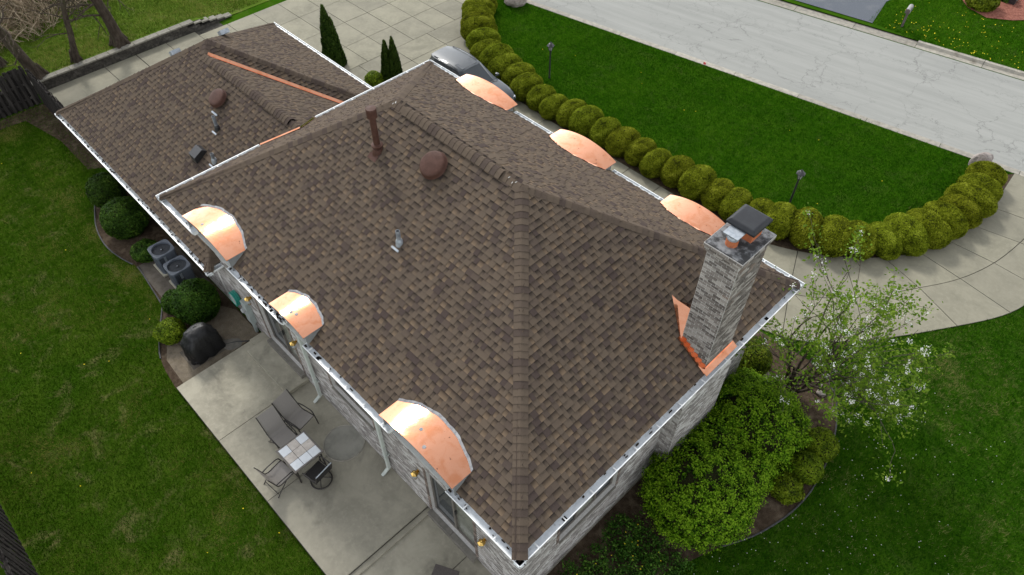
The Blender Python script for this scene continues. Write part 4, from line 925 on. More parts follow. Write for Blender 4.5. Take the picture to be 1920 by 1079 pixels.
def one_shrub(name, label, x, y, r, h, mat, n, leaf, seed, lump=.08, asp=.6):
    fm = shrub_mesh('foliage', mat, n, r, r, h*.55, h*.48, seed, leaf, lump*.6, .42, asp=asp); cm = core(r, r, h*.55, h*.48, .86).mesh('branches', m_core, True)
    return shrub(name, label, 'shrub', (x, y, 0), fm, cm, 'rounded shrubs in the planting beds', random.uniform(0, 6))
one_shrub('round_shrub', 'dark round shrub farthest along the garage wall bed', -22.0, -.12, .66, 1.25, m_dark, 9000, .034, 11)
one_shrub('round_shrub', 'dark round shrub between the far shrub and the condensers', -20.0, -.30, .78, 1.35, m_dark, 11000, .034, 12)
one_shrub('low_shrub', 'low loose shrub in front of the first condenser', -18.35, -.45, .48, .55, m_dark, 3000, .04, 13, .15)
one_shrub('round_shrub', 'bright round shrub beside the covered grill', -14.55, -.42, .74, 1.35, m_dark, 10000, .036, 14)
one_shrub('round_shrub', 'small round shrub tucked against the larger one by the condenser pad', -15.3, -.85, .44, .75, m_dark, 3600, .034, 15)
one_shrub('low_shrub', 'low yellow-green spreading shrub at the lawn edge by the grill', -14.35, -1.55, .48, .62, m_gold, 4500, .03, 16, .12)
one_shrub('round_shrub', 'small round golden-green shrub nearest the flowering tree bed edge', 2.40, 9.62, .50, .80, m_spir, 5000, .028, 17)
one_shrub('round_shrub', 'middle one of three small golden-green shrubs by the black edging', 2.50, 8.72, .46, .75, m_spir, 4500, .028, 18)
one_shrub('low_shrub', 'loose small shrub lowest of the three beside the big green bush', 2.42, 7.86, .44, .55, m_spir, 3200, .032, 19, .2)
one_shrub('round_shrub', 'golden-brown round shrub against the wall below the chimney gutter', -.62, 10.75, .62, .95, m_gold, 5500, .03, 20)
one_shrub('low_shrub', 'small yellow-green shrub glimpsed behind the garage gutter corner', -21.35, 11.95, .42, .6, m_gold, 2200, .035, 21)
one_shrub('low_shrub', 'green shrub in the red mulch bed across the street', -4.95, 38.5, .75, 1.0, m_gold, 4500, .06, 22, .2)
one_shrub('low_shrub', 'grey-green tuft at the back of the red mulch bed', -4.3, 40.3, .5, .5, m_dark, 1500, .07, 23, .25)

# big two-lobed bush
bt = thing('viburnum_bush', 'huge bright green two-lobed bush filling the bed beside the chimney wall', 'bush', (.9, 7.2, 0))
lobes = [(0.75, 8.55, 1.42, 1.45, 1.35, .75, 31), (.90, 5.85, 1.45, 1.50, 1.30, .72, 32), (.45, 7.25, .95, 1.1, 1.2, .6, 33), (1.35, 7.2, .8, 1.0, .95, .55, 34), (-.05, 9.3, .55, .6, 1.0, .55, 35)]
ps = []; cb = MB()
for (x, y, rx, ry, rz, cz, sd_) in lobes:
    nC = int(520*rx*ry); C_, Nn, lum = dome_pts(nC, rx, ry, rz, cz, sd_, .10, (.82, 1.0), .05, 4.); C_ += np.array([x, y, 0])
    inside = np.zeros(len(C_), bool)
    for l2 in lobes:
        if l2[6] != sd_: inside |= (((C_[:, 0]-l2[0])/l2[2])**2+((C_[:, 1]-l2[1])/l2[3])**2+((C_[:, 2]-l2[5])/l2[4])**2) < .72
    C_, Nn = C_[~inside], Nn[~inside]; m_ = 30
    base = rng.uniform(.25, .7, len(C_)); Pn = np.repeat(C_, m_, 0)+rng.normal(0, .058, (len(C_)*m_, 3)); NN = np.repeat(Nn+np.array([0, 0, .5]), m_, 0)
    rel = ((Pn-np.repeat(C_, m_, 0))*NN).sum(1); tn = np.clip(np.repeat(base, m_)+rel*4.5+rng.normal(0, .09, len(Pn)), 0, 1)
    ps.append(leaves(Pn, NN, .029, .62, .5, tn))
    c_ = core(rx, ry, rz, cz, .80); cb.add([(a+x, b_+y, c) for a, b_, c in c_.v], c_.f)
V, F, T = merge(*ps); V = V-np.array([.9, 7.2, 0]); o = arrays('foliage', V, F, m_bush, T); o.parent = bt
cb.v = [(a-.9, b_-7.2, c) for a, b_, c in cb.v]; o = cb.build('branches', m_core, None, smooth=True); o.parent = bt

# ground cover and flowers at the corner of the house
n = 420; gx = rng.uniform(-.35, 1.9, n); gy = rng.uniform(1.0, 4.6, n)
k_ = (gy < 4.35-(gx-.0)*.05) & (gx > -.35+.12*np.sin(gy*3)) & (gx < .35+gy*.42) & ((gy < 2.2) | (gx > -.25)); gx, gy = gx[k_], gy[k_]
Pc = np.stack([gx, gy, rng.uniform(.08, .3, len(gx))], 1); Pn = np.repeat(Pc, 26, 0)+rng.normal(0, .075, (len(Pc)*26, 3)); Pn[:, 2] = np.abs(Pn[:, 2])+.02
V, F, T = leaves(Pn, np.tile([0, 0, 1.], (len(Pn), 1)), .036, .45, .7, np.clip(Pn[:, 2]*1.6+rng.normal(.1, .16, len(Pn)), 0, 1))
gc = arrays('ground_cover', V, F, m_cover, T, kind='stuff'); gc['label'] = 'low dark green ground cover plants at the corner of the house'

# trunks and branches
def grow(p, d, L, r, depth, segs, tips, bend=.18, upb=.05, spread=.55, kids=(2, 3), taper=.62):
    pts = [p.copy()]; rs = [r]; n = 4
    for i in range(n):
        d = (d+Vector((random.gauss(0, bend), random.gauss(0, bend), random.gauss(0, bend)+upb))).normalized(); p = p+d*(L/n); pts.append(p.copy()); rs.append(r*(1-(1-taper)*(i+1)/n))
    segs.append((pts, rs, depth))
    if depth == 0: tips.append((pts[-1], d)); tips.append((pts[2], d)); return
    for j in range(random.randint(*kids)):
        a = random.uniform(.35, 1.0) if j else 1.; ii = min(n, max(1, int(a*n))); q = pts[ii]
        nd = (d+Vector((random.gauss(0, spread), random.gauss(0, spread), random.gauss(0, spread*.8)))).normalized()
        grow(q, nd, L*random.uniform(.62, .85), rs[ii]*.72, depth-1, segs, tips, bend, upb, spread, kids, taper)
# flowering tree
ft = thing('flowering_tree', 'multi-stemmed small tree with fresh leaves and white blossom beside the driveway curve', 'tree', (.75, 10.75, 0))
random.seed(21); segs = []; tips = []
for i in range(9):
    a = i*2*math.pi/9+random.uniform(-.3, .3); lean = random.uniform(.12, .62)
    d = Vector((math.cos(a)*lean+.14, math.sin(a)*lean+.24, 1)).normalized()
    grow(Vector((.10*math.cos(a), .10*math.sin(a), 0)), d, random.uniform(1.75, 2.3), .058, 3, segs, tips, .12, .05, .46)
for a in (.15, .5, .9, 1.3, -.1):
    d = Vector((math.cos(a), math.sin(a), .55)).normalized(); grow(Vector((.1, .05, .5)), d, random.uniform(1.3, 1.7), .04, 3, segs, tips, .15, .03, .5)
ok_ = lambda p: p.z > .95 or math.hypot(p.x, p.y) < .9
segs = [q for q in segs if all(ok_(p) for p in q[0])]; tips = [q for q in tips if ok_(q[0])]
b = MB()
for pts, rs, dp in segs:
    if dp >= 2: b.path(pts, [max(q, .010) for q in rs], 6)
part(b, 'trunk', m_bark, ft, smooth=True); b = MB()
for pts, rs, dp in segs:
    if dp < 2: b.path(pts, [max(q, .0055) for q in rs], 4)
part(b, 'twigs', m_twig, ft, kind='stuff')
TP = np.array([t[0] for t in tips]); print('tips', len(TP), TP.min(0), TP.max(0))
m_ = 34; Pn = np.repeat(TP, m_, 0)+rng.normal(0, .13, (len(TP)*m_, 3)); keepm = rng.random(len(Pn)) < np.repeat(rng.uniform(.15, 1, len(TP)), m_); Pn = Pn[keepm]
V, F, T = leaves(Pn, np.tile([0, 0, .8], (len(Pn), 1)), .050, .52, .7); o = arrays('crown', V, F, m_tleaf, T); o.parent = ft
sel = TP[rng.random(len(TP)) < .42]; m_ = 15; Pn = np.repeat(sel+rng.normal(0, .06, sel.shape)+np.array([0, 0, .05]), m_, 0)+rng.normal(0, .042, (len(sel)*m_, 3))
V, F, T = leaves(Pn, np.tile([0, 0, 1.], (len(Pn), 1)), .019, .85, .8); o = arrays('blossom', V, F, m_petal, T); o.parent = ft
random.seed(5)
# bare trees on the bank
BARE = [(-31.95, 1.1, .26, 'thick bare trunk nearest the end of the wooden fence'), (-31.95, 2.9, .15, 'slender bare trunk between two thicker ones above the retaining wall'), (-32.0, 5.0, .27, 'stout bare trunk with forked foot farthest up the bank'), (-34.0, .2, .20, 'bare trunk half hidden behind the fence corner')]
for i, (x, y, r, lab) in enumerate(BARE):
    t = thing('bare_tree', lab, 'tree', (x, y, bank_z(x, y)-.03), 0, 'bare trees on the grassy bank'); segs = []; tips = []
    base = []; p = Vector(); d = Vector((random.uniform(-.05, .05), random.uniform(-.05, .05), 1)); rs = []
    for j in range(9): base.append(p.copy()); rs.append(r*(1.55 if j == 0 else 1.12 if j == 1 else 1-.05*j)); d = (d+Vector((random.gauss(0, .05), random.gauss(0, .05), 0))).normalized(); p = p+d*(.25 if j == 0 else .62)
    b = MB(); b.path(base, rs, 12)
    for a in range(5):
        an = a*1.26+i; b.path([Vector((math.cos(an)*r*.5, math.sin(an)*r*.5, .55)), Vector((math.cos(an)*r*1.25, math.sin(an)*r*1.25, .16)), Vector((math.cos(an)*r*2.0, math.sin(an)*r*2.0, -.05))], [r*.45, r*.42, r*.2], 7)
    part(b, 'trunk', m_bark, t, smooth=True)
    grow(base[-1], Vector((.1, 0, 1)), 1.4, rs[-1]*.9, 2, segs, tips, .15, .05, .5)
    for j in range(6):
        q = base[random.randint(3, 7)]; a = random.uniform(0, 6.28); grow(q, Vector((math.cos(a), math.sin(a), .25)).normalized(), random.uniform(.8, 1.3), r*.2, 2, segs, tips, .2, -.02, .6)
    b = MB()
    for pts, rr, dp in segs: b.path(pts, [max(q, .007) for q in rr], 5)
    part(b, 'branches', m_bark, t, kind='stuff')
# arborvitae
def arbor(name, label, x, y, cones, group):
    t = thing(name, label, 'tree', (x, y, 0), 0, group); ps = []; cb = MB()
    for (dx, dy, r, h, n, sd_) in cones:
        z = h*(1-np.sqrt(rng.random(n)))*.98+.05; a = rng.uniform(0, 6.283, n); rel = z/h
        prof = r*np.power(np.clip(1-rel, 0, 1), .72)*(1+.0*rel)*(1+.10*np.sin(a*5+z*3.1+sd_)+.07*np.sin(a*11-z*7.)); rr = prof*rng.uniform(.86, 1.06, n)+.012
        P_ = np.stack([dx+rr*np.cos(a), dy+rr*np.sin(a), z], 1); N_ = np.stack([np.cos(a), np.sin(a), .25+0*a], 1)
        nn = nrm(N_+rng.normal(0, .45, (n, 3))); tdir = nrm(np.array([0, 0, 1.])+N_*.35+rng.normal(0, .25, (n, 3))); bdir = nrm(np.cross(nn, tdir)); s = .065*(1+rng.uniform(-.3, .3, (n, 1)))
        V = np.stack([P_-tdir*s, P_+bdir*s*.42, P_+tdir*s, P_-bdir*s*.42], 1).reshape(-1, 3); tn = np.clip(.35+1.6*(rr/np.maximum(prof, .02)-.97)*3+rng.normal(0, .15, n), 0, 1)
        ps.append((V, np.arange(n*4).reshape(n, 4), np.repeat(tn, 4)))
        cb.lathe([(r*.82*max(1-q, 0)**.72+.005, h*q) for q in np.linspace(0, 1, 12)], (dx, dy, 0), 12)
    V, F, T = merge(*ps); o = arrays('crown', V, F, m_yew, T); o.parent = t; part(cb, 'trunk', m_core, t)
arbor('arborvitae', 'tall narrow dark evergreen with a side spire beside the garage', -24.05, 11.6, [(0, 0, .46, 3.0, 9000, 0), (.22, .12, .36, 2.45, 5000, 2)], 'columnar evergreens in front of the garage')
arbor('arborvitae', 'shorter twin-topped dark evergreen nearer the main roof', -21.0, 12.72, [(-.14, -.10, .34, 2.05, 5500, 1), (.16, .10, .34, 2.25, 5500, 4)], 'columnar evergreens in front of the garage')
# dry reeds
n = 46000; rx_ = rng.uniform(-60, -34.6, n); ry_ = rng.uniform(-9, 17, n)
edge = -34.7-.42*np.clip(ry_, 0, 99)-.35*np.sin(ry_*1.7); k_ = (rx_ < edge) & (rng.random(n) < .35+.65*np.clip((edge-rx_)/1.5, 0, 1)); rx_, ry_ = rx_[k_], ry_[k_]; n = len(rx_)
zb = np.array([bank_z(a, b_) for a, b_ in zip(rx_, ry_)]); hgt = rng.uniform(.6, 1.9, n); dirv = nrm(np.stack([rng.normal(.25, .45, n), rng.normal(-.2, .45, n), rng.uniform(.25, 1., n)], 1)); B0 = np.stack([rx_, ry_, zb], 1)
sd_ = nrm(np.cross(dirv, rng.normal(0, 1, (n, 3))))*.016; tp_ = B0+dirv*hgt[:, None]; md = B0+dirv*hgt[:, None]*.55+np.array([0, 0, .08])
V = np.stack([B0-sd_, B0+sd_, md+sd_*.9, md-sd_*.9, tp_+sd_*.35, tp_-sd_*.35], 1).reshape(-1, 3); i0 = np.arange(n)*6; F = np.concatenate([np.stack([i0, i0+1, i0+2, i0+3], 1), np.stack([i0+3, i0+2, i0+4, i0+5], 1)])
rd = arrays('dry_reeds', V, F, m_reed, np.repeat(rng.random(n), 6), kind='stuff'); rd['label'] = 'thicket of dry tan reeds beyond the grassy bank'

# ------------------------------------------------------------------ fences
def fence(label, p0, p1, h, side):
    p0, p1 = Vector(p0), Vector(p1); d = (p1-p0).normalized(); L = (p1-p0).length; nrm_ = Vector((-d.y, d.x, 0))*side
    t = thing('board_fence', label, 'fence', p0, 0, 'weathered board fences round the back yard'); s = 0.; i = 0; z = Vector((0, 0, 1))
    while s < L-.05:
        hh = h+random.uniform(-.05, .03); off = nrm_*(.045 if i % 2 else -.065); tilt = Vector((random.gauss(0, .008), random.gauss(0, .008), 1))
        b = MB().obox(d*s+off, d*.135, nrm_*.02, tilt*hh); part(b, 'board', m_fence, t); s += .118; i += 1
    for zz in (.35, 1.0, h-.25): part(MB().obox(z*zz-nrm_*.045, d*L, nrm_*.09, z*.09), 'rail', m_fence, t)
    s = 0.
    while s < L: part(MB().obox(d*s-nrm_*.05, d*.1, nrm_*.1, z*(h-.05)), 'post', m_fence, t); s += 2.4
    return t
fence('dark weathered board fence running away from the corner by the bare trees', (-30.6, .55, 0), (-30.6, -3.6, 0), 1.8, 1)
fence('short dark board fence joining the garage corner to the tall fence', (-30.5, .62, 0), (-25.0, .62, 0), 1.75, -1)
fence('grey board fence cutting the lower left corner of the lawn', (-15.5, -7.72, 0), (-7.6, -7.72, 0), 1.95, 1)

# bed edging
def edging(label, pts):
    b = MB(); P_ = []
    for (a, c), (e, f) in zip(pts, pts[1:]):
        for k_ in range(6): t_ = k_/6; P_.append((a+(e-a)*t_, c+(f-c)*t_, .035))
    P_.append((*pts[-1], .035)); b.path(P_, .026, 6)
    return tag(b.build('bed_edging', m_edge, smooth=True), label, 'edging', 'black plastic bed edgings')
edging('black edging curving round the bed by the dark round shrubs', BED_L[1:22]); edging('black edging round the bare bed beside the covered grill', BED_L[24:39]); edging('black edging sweeping round the big green bush bed', EDGE_R)
b = MB(); b.path([(-13.9, -.7, .03), (-13.7, -.95, .03), (-13.3, -1.0, .03), (-12.95, -.7, .03), (-12.7, -.2, .03), (-12.45, .1, .03)], .022, 6); tag(b.build('bed_edging', m_edge, smooth=True), 'short black hose-like edging below the utility cabinet', 'edging', 'black plastic bed edgings')

# stones
def rock(name, label, x, y, z, r, seed, mat=m_boulder, sq=.7, group=None):
    d = nrm(rng.normal(0, 1, (1, 3))); bm = bmesh.new(); bmesh.ops.create_icosphere(bm, subdivisions=3, radius=1)
    A = np.array([v.co[:] for v in bm.verts]); f = 1+.20*pnoise(A, 1.6, seed)+.08*pnoise(A, 4.2, seed+2); A = A*f[:, None]*np.array([r, r*.8, r*sq])
    for v, a in zip(bm.verts, A): v.co = Vector(a)
    me = bpy.data.meshes.new(name); bm.to_mesh(me); bm.free(); me.materials.append(mat); me.attributes.new('tone', 'FLOAT', 'POINT')
    o = link(name, me); o.location = (x, y, z+r*sq*.55); o.rotation_euler = (0, 0, seed*1.3); return tag(o, label, 'rock', group)
rock('boulder', 'pale angular boulder at the street end of the hedge', .38, 25.72, 0, .42, 3, sq=.95); rock('boulder', 'rounded boulder at the top edge beside the first hedge balls', -22.2, 21.75, 0, .62, 5, sq=.8)
for i, (x, y, r, lb) in enumerate([(-.25, 11.0, .13, 'tan fieldstone highest in the bed under the flowering tree'), (-.03, 10.85, .12, 'grey fieldstone in the middle of the three bed stones'), (.08, 10.62, .12, 'pinkish fieldstone lowest of the three bed stones'), (1.5, 11.45, .14, 'grey stone near the black edging under the tree'), (1.3, 11.7, .11, 'small pale stone beside the grey one under the tree')]): rock('field_stone', lb, x, y, 0, r, 7+i, group='field stones in the shrub bed')
rock('splash_stone', 'flat grey stone beside the far dark round shrub', -23.3, -.15, -.04, .55, 14, m_stone, .14)
rock('stepping_stone', 'square flat paver in the bare bed by the patio corner', -12.75, -.35, -.02, .34, 15, m_stone, .12)

# lamp posts
def lamp_post(label, x, y):
    t = thing('lamp_post', label, 'lamp post', (x, y, 0), 0, 'black lamp posts on the front lawn')
    part(MB().lathe([(.055, 0), (.055, .04), (.038, .08), (.036, 1.36), (.06, 1.38), (.06, 1.41), (.03, 1.42)], (0, 0, 0), 12), 'post', m_black, t, smooth=True)
    part(MB().lathe([(.075, 1.43), (.12, 1.64), (.0, 1.64)], (0, 0, 0), 6), 'lantern_glass', m_lampg, t)
    b = MB().lathe([(.175, 1.635), (.18, 1.65), (.085, 1.745), (.035, 1.765), (.035, 1.80), (.012, 1.83), (0, 1.84)], (0, 0, 0), 6)
    for i in range(6): a = i*math.pi/3; b.tube((.07*math.cos(a), .07*math.sin(a), 1.42), (.122*math.cos(a), .122*math.sin(a), 1.64), .011, n=5)
    part(b, 'lantern_frame', m_black, t)
lamp_post('black lantern post on the lawn behind the parked car', -16.13, 18.0); lamp_post('black lantern post on the lawn near the flowering tree', -3.7, 18.12)
# mailbox
t = thing('mailbox', 'weathered grey mailbox on a brown post by the far kerb', 'mailbox', (-6.82, 33.72, .12), R(10))
part(MB().obox((-.05, -.05, 0), (.1, 0, 0), (0, .1, 0), (0, .0, .82)), 'post', m_mpost, t)
pr_ = [(-.11, 0), (-.11, .13)]+[(.11*math.cos(a), .13+.11*math.sin(a)) for a in np.linspace(math.pi, 0, 9)][1:-1]+[(.11, .13), (.11, 0)]
b = MB(); n = len(pr_); b.add([(x, -.30, .82+z) for x, z in pr_]+[(x, .30, .82+z) for x, z in pr_], [tuple(range(n))[::-1], tuple(range(n, 2*n))]+[(i, (i+1) % n, n+(i+1) % n, n+i) for i in range(n)]); part(b, 'box', m_mail, t)
part(MB().box(-.105, .105, -.325, -.302, .83, 1.03), 'door', m_mpost, t); part(MB().box(.113, .125, -.1, .0, .92, 1.06), 'signal_flag', m_black, t)
t = thing('marker_flag', 'tiny pink survey flag at the edge of the front lawn', 'flag', (-11.7, 23.75, 0)); part(MB().tube((0, 0, 0), (0, 0, .32), .005, n=5), 'wire', m_black, t); part(MB().box(0, .13, -.004, .004, .20, .31), 'flag', m_flag, t)
t = thing('garden_lantern', 'small dark lantern standing in the red mulch bed', 'lantern', (-3.9, 40.0, .16)); part(MB().box(-.15, .15, -.15, .15, 0, .3), 'body', m_black, t); part(MB().lathe([(.28, .3), (.05, .45), (0, .46)], (0, 0, 0), 4), 'roof', m_util, t)

# ------------------------------------------------------------------ parked car (front towards +x)
car = thing('parked_car', 'slate grey five-door car parked on the driveway behind the copper dormer', 'car', (-17.55, 14.33, .034))
def loft(stations, closed_ends=True):
    b = MB(); n = len(stations[0][1]); vs = [(x, y, z) for x, pr in stations for y, z in pr]
    fs = [(i*n+j, (i+1)*n+j, (i+1)*n+(j+1) % n, i*n+(j+1) % n) for i in range(len(stations)-1) for j in range(n)]
    if closed_ends: fs += [tuple(range(n)), tuple(range((len(stations)-1)*n, len(stations)*n))[::-1]]
    return b.add(vs, fs)
def sect(w_, zb, zt, crown=.03):
    return [(-w_*.86, zb), (-w_*.97, zb+.12), (-w_, zb+(zt-zb)*.5), (-w_*.985, zt-.14), (-w_*.94, zt-.04), (-w_*.80, zt), (-w_*.4, zt+crown), (0, zt+crown*1.3), (w_*.4, zt+crown), (w_*.80, zt), (w_*.94, zt-.04), (w_*.985, zt-.14), (w_, zb+(zt-zb)*.5), (w_*.97, zb+.12), (w_*.86, zb)]
st = [(-2.24, sect(.70, .42, .86)), (-2.18, sect(.80, .30, .98)), (-1.95, sect(.89, .24, 1.03)), (-1.2, sect(.93, .22, 1.04)), (0, sect(.935, .20, 1.03)), (.9, sect(.93, .22, 1.01)), (1.25, sect(.92, .22, .99)), (1.6, sect(.905, .23, .95)), (1.95, sect(.86, .26, .88)), (2.15, sect(.78, .32, .78)), (2.25, sect(.66, .40, .66))]
b = loft(st); part(b, 'body', m_paint, car, smooth=True)
def cab(x, hw_b, zb, hw_t, zt): return (x, hw_b, zb, hw_t, zt)
# greenhouse shell: bottom ring at the belt line, top ring at the roof
bot = [(1.02, .60), (.90, .80), (-1.75, .84), (-2.08, .66)]; top = [(.18, .50), (.05, .62), (-1.45, .63), (-1.78, .50)]; zb_, zt_ = 1.0, 1.56
def pane(name, mat, P4, off=.0): part(MB().add(P4, [(0, 1, 2, 3)]), name, mat, car)
ringb = [(x, y, zb_) for x, y in bot]+[(x, -y, zb_) for x, y in bot[::-1]]; ringt = [(x, y, zt_) for x, y in top]+[(x, -y, zt_) for x, y in top[::-1]]
n = 8; b = MB(); b.add(ringb+ringt, [(i, (i+1) % n, n+(i+1) % n, n+i) for i in range(n)]); part(b, 'pillar_frame', m_paint, car)
def inset(a, b_, c, d, f=.10, out=.012):
    q = [Vector(v) for v in (a, b_, c, d)]; c0 = sum(q, Vector())/4; nn = (q[1]-q[0]).cross(q[3]-q[0]).normalized()
    if nn.dot(c0-Vector((-.5, 0, 1.2))) < 0: nn = -nn
    return [v+(c0-v)*f+nn*out for v in q]
pane('windshield', m_cglass, inset((1.02, -.60, zb_), (1.02, .60, zb_), (.18, .50, zt_), (.18, -.50, zt_), .03)); pane('rear_window', m_cglass, inset((-2.08, .66, zb_), (-2.08, -.66, zb_), (-1.78, -.50, zt_), (-1.78, .50, zt_), .08))
for sgn in (-1, 1):
    for (x0b, x1b, x0t, x1t) in ((.86, -.28, .02, -.32), (-.34, -1.25, -.38, -1.12), (-1.31, -1.72, -1.18, -1.44)):
        yb = lambda x: (.80+(.90-x)/(2.65)*.04)*sgn; yt = lambda x: .622*sgn
        pane('side_window', m_cglass, inset((x0b, yb(x0b), zb_+.02), (x1b, yb(x1b), zb_+.02), (x1t, yt(x1t), zt_-.02), (x0t, yt(x0t), zt_-.02), .04))
stt = []
for x, hw_, z in ((.20, .44, 1.545), (.05, .60, 1.575), (-.5, .635, 1.61), (-1.1, .635, 1.605), (-1.55, .61, 1.575), (-1.86, .50, 1.545)): stt.append((x, [(-hw_, z-.04), (-hw_, z-.01), (-hw_*.86, z+.018), (-hw_*.4, z+.034), (0, z+.038), (hw_*.4, z+.034), (hw_*.86, z+.018), (hw_, z-.01), (hw_, z-.04)]))
rf = part(loft(stt), 'roof', m_paint, car, smooth=True)
for sgn in (-1, 1): part(MB().path([(-.05, sgn*.56, 1.615), (-.5, sgn*.585, 1.665), (-1.1, sgn*.585, 1.66), (-1.6, sgn*.55, 1.60)], .016, 6), 'roof_rail', m_black, car, smooth=True)
part(MB().obox((.10, -.42, 1.598), (-.0, .84, 0), (-.45, 0, .03), (0, 0, .006)), 'sunroof', m_cglass, car)
for sgn in (-1, 1):
    for x in (1.38, -1.38):
        wv = part(MB().lathe([(.17, -.1), (.31, -.11), (.335, -.07), (.335, .07), (.31, .11), (.17, .11)], (x, sgn*.82, .335), 28, Vector((0, sgn, 0))), 'wheel', m_tyre, car, smooth=True)
        b = MB().lathe([(.21, .07), (.20, .085), (.05, .09), (0, .10)], (x, sgn*.82, .335), 24, Vector((0, sgn, 0)))
        part(b, 'rim', m_rim, wv)
    b = MB().lathe([(.0, -.1), (.075, -.085), (.085, 0), (.07, .07), (0, .08)], (.78, sgn*1.0, 1.06), 10, Vector((1, 0, 0))); b.v = [(x, y, 1.06+(z-1.06)*.75) for x, y, z in b.v]; b.tube((.80, sgn*.86, 1.03), (.78, sgn*.96, 1.05), .022, n=6); part(b, 'mirror', m_paint, car, smooth=True)
    part(MB().add([(2.17, sgn*.40, .72), (2.24, sgn*.42, .64), (2.06, sgn*.80, .66), (1.93, sgn*.82, .80)], [(0, 1, 2, 3)]).obox((1.98, sgn*.68-.06, .70), (.19, 0, -.04), (0, .12, 0), (0, 0, .10)), 'headlight', m_hl, car)
    part(MB().obox((-2.235, sgn*.62-.1, .78), (.06, 0, 0), (0, .2, 0), (0, 0, .16)), 'tail_light', m_tl, car); 
    for x in (-.15, -1.1): part(MB().box(x-.09, x+.09, sgn*.935-.012, sgn*.935+.012, .88, .905), 'door_handle', m_paint, car)
part(MB().box(2.19, 2.262, -.34, .34, .46, .60), 'grille', m_black, car); part(MB().box(2.235, 2.262, -.25, .25, .38, .44), 'bumper_vent', m_black, car)
for y in (-.35, .2): part(MB().obox((1.00, y, 1.035), (.0, .42, .01), (.02, 0, 0), (0, 0, .015)), 'wiper', m_black, car)
part(MB().obox((1.04, -.70, 1.005), (.0, 1.4, 0), (.06, 0, -.01), (0, 0, .018)), 'cowl', m_black, car)

# ------------------------------------------------------------------ condensers
sheet('condenser_pad', [(-18.1, -1.0), (-15.35, -1.05), (-15.3, .50), (-18.1, .50)], .03, m_pad, .04)
def condenser(label, x, y):
    t = thing('air_conditioner', label, 'air conditioner', (x, y, .03), 0, 'condensers beside the garage wall'); s, r, H_ = .35, .11, .86
    def rr(s, r, n=5):
        out = []
        for cx_, cy_, a0 in ((s-r, s-r, 0), (-s+r, s-r, 90), (-s+r, -s+r, 180), (s-r, -s+r, 270)):
            for i in range(n+1): a = R(a0+90*i/n); out.append((cx_+r*math.cos(a), cy_+r*math.sin(a)))
        return out
    part(MB().prism([(-.40, -.40), (.40, -.40), (.40, .40), (-.40, .40)], 0, .07, .9), 'plinth', m_patio, t, bevel=.01)
    part(MB().prism(rr(s-.02, r), .075, H_-.06), 'coil', m_grille, t)
    b = MB()
    for i in range(13): z = .12+i*.052; P_ = rr(s, r); b.add([(x_, y_, z) for x_, y_ in P_]+[(x_*1.0, y_, z+.016) for x_, y_ in P_], [(j, (j+1) % len(P_), len(P_)+(j+1) % len(P_), len(P_)+j) for j in range(len(P_))])
    b.prism(rr(s+.003, r), .07, .12)
    part(b, 'louvre_guard', m_acb, t)
    for sx_, sy_ in ((1, 1), (-1, 1), (1, -1), (-1, -1)): q = .29; part(MB().tube((sx_*q, sy_*q, .08), (sx_*q, sy_*q, H_-.02), .035, n=8), 'corner_post', m_acb, t)
    part(MB().obox((s-.012, -.02, .1), (.024, 0, 0), (0, .30, 0), (0, 0, H_-.17)), 'access_panel', m_acb, t); part(MB().box(s+.006, s+.016, -.12, -.04, .55, .78), 'data_plate', m_galv, t)
    A_ = [2*math.pi*i/44 for i in range(44)]; P_ = [((s+.022)*math.cos(q)*(abs(math.cos(q))**6+abs(math.sin(q))**6)**(-1/6), (s+.022)*math.sin(q)*(abs(math.cos(q))**6+abs(math.sin(q))**6)**(-1/6)) for q in A_]; n = 44; C_ = [(.315*math.cos(q), .315*math.sin(q)) for q in A_]
    b = MB(); b.add([(x_, y_, H_-.07) for x_, y_ in P_]+[(x_, y_, H_) for x_, y_ in P_]+[(x_*.97, y_*.97, H_+.02) for x_, y_ in P_]+[(x_, y_, H_+.012) for x_, y_ in C_]+[(x_*.97, y_*.97, H_-.16) for x_, y_ in C_], [(k*n+j, k*n+(j+1) % n, (k+1)*n+(j+1) % n, (k+1)*n+j) for k in range(4) for j in range(n)])
    part(b, 'top_shroud', m_acb, t, smooth=False)
    part(MB().lathe([(.312, H_-.17), (0, H_-.17)], (0, 0, 0), 32), 'fan_well', m_hole, t)
    b = MB()
    for k in range(3):
        a = k*2.09+.4; u = Vector((math.cos(a), math.sin(a), 0)); v = Vector((-math.sin(a), math.cos(a), .35)).normalized(); q = Vector((0, 0, H_-.12)); b.add([q+u*.05-v*.03, q+u*.28-v*.11, q+u*.29+v*.09, q+u*.05+v*.04], [(0, 1, 2, 3)])
    part(b, 'fan_blades', m_grille, t); part(MB().lathe([(.055, H_-.14), (.055, H_-.05), (.03, H_-.035), (0, H_-.035)], (0, 0, 0), 14), 'fan_motor', m_black, t); part(MB().lathe([(.026, H_-.034), (.02, H_-.02), (0, H_-.018)], (0, 0, 0), 10), 'hub_cap', m_galv, t)
    b = MB()
    for k in range(4): a = k*math.pi/4; b.tube((.30*math.cos(a), .30*math.sin(a), H_+.012), (-.30*math.cos(a), -.30*math.sin(a), H_+.012), .0025, n=4, caps=False)
    for rr_ in (.10, .20): b.path([(rr_*math.cos(q), rr_*math.sin(q), H_+.013) for q in np.linspace(0, 6.283, 25)[:-1]], .002, 4, True)
    part(b, 'fan_guard', m_black, t)
condenser('blue-grey air conditioner farther from the bright round shrub', -17.32, -.14); condenser('blue-grey air conditioner beside the bright round shrub', -16.22, -.12)
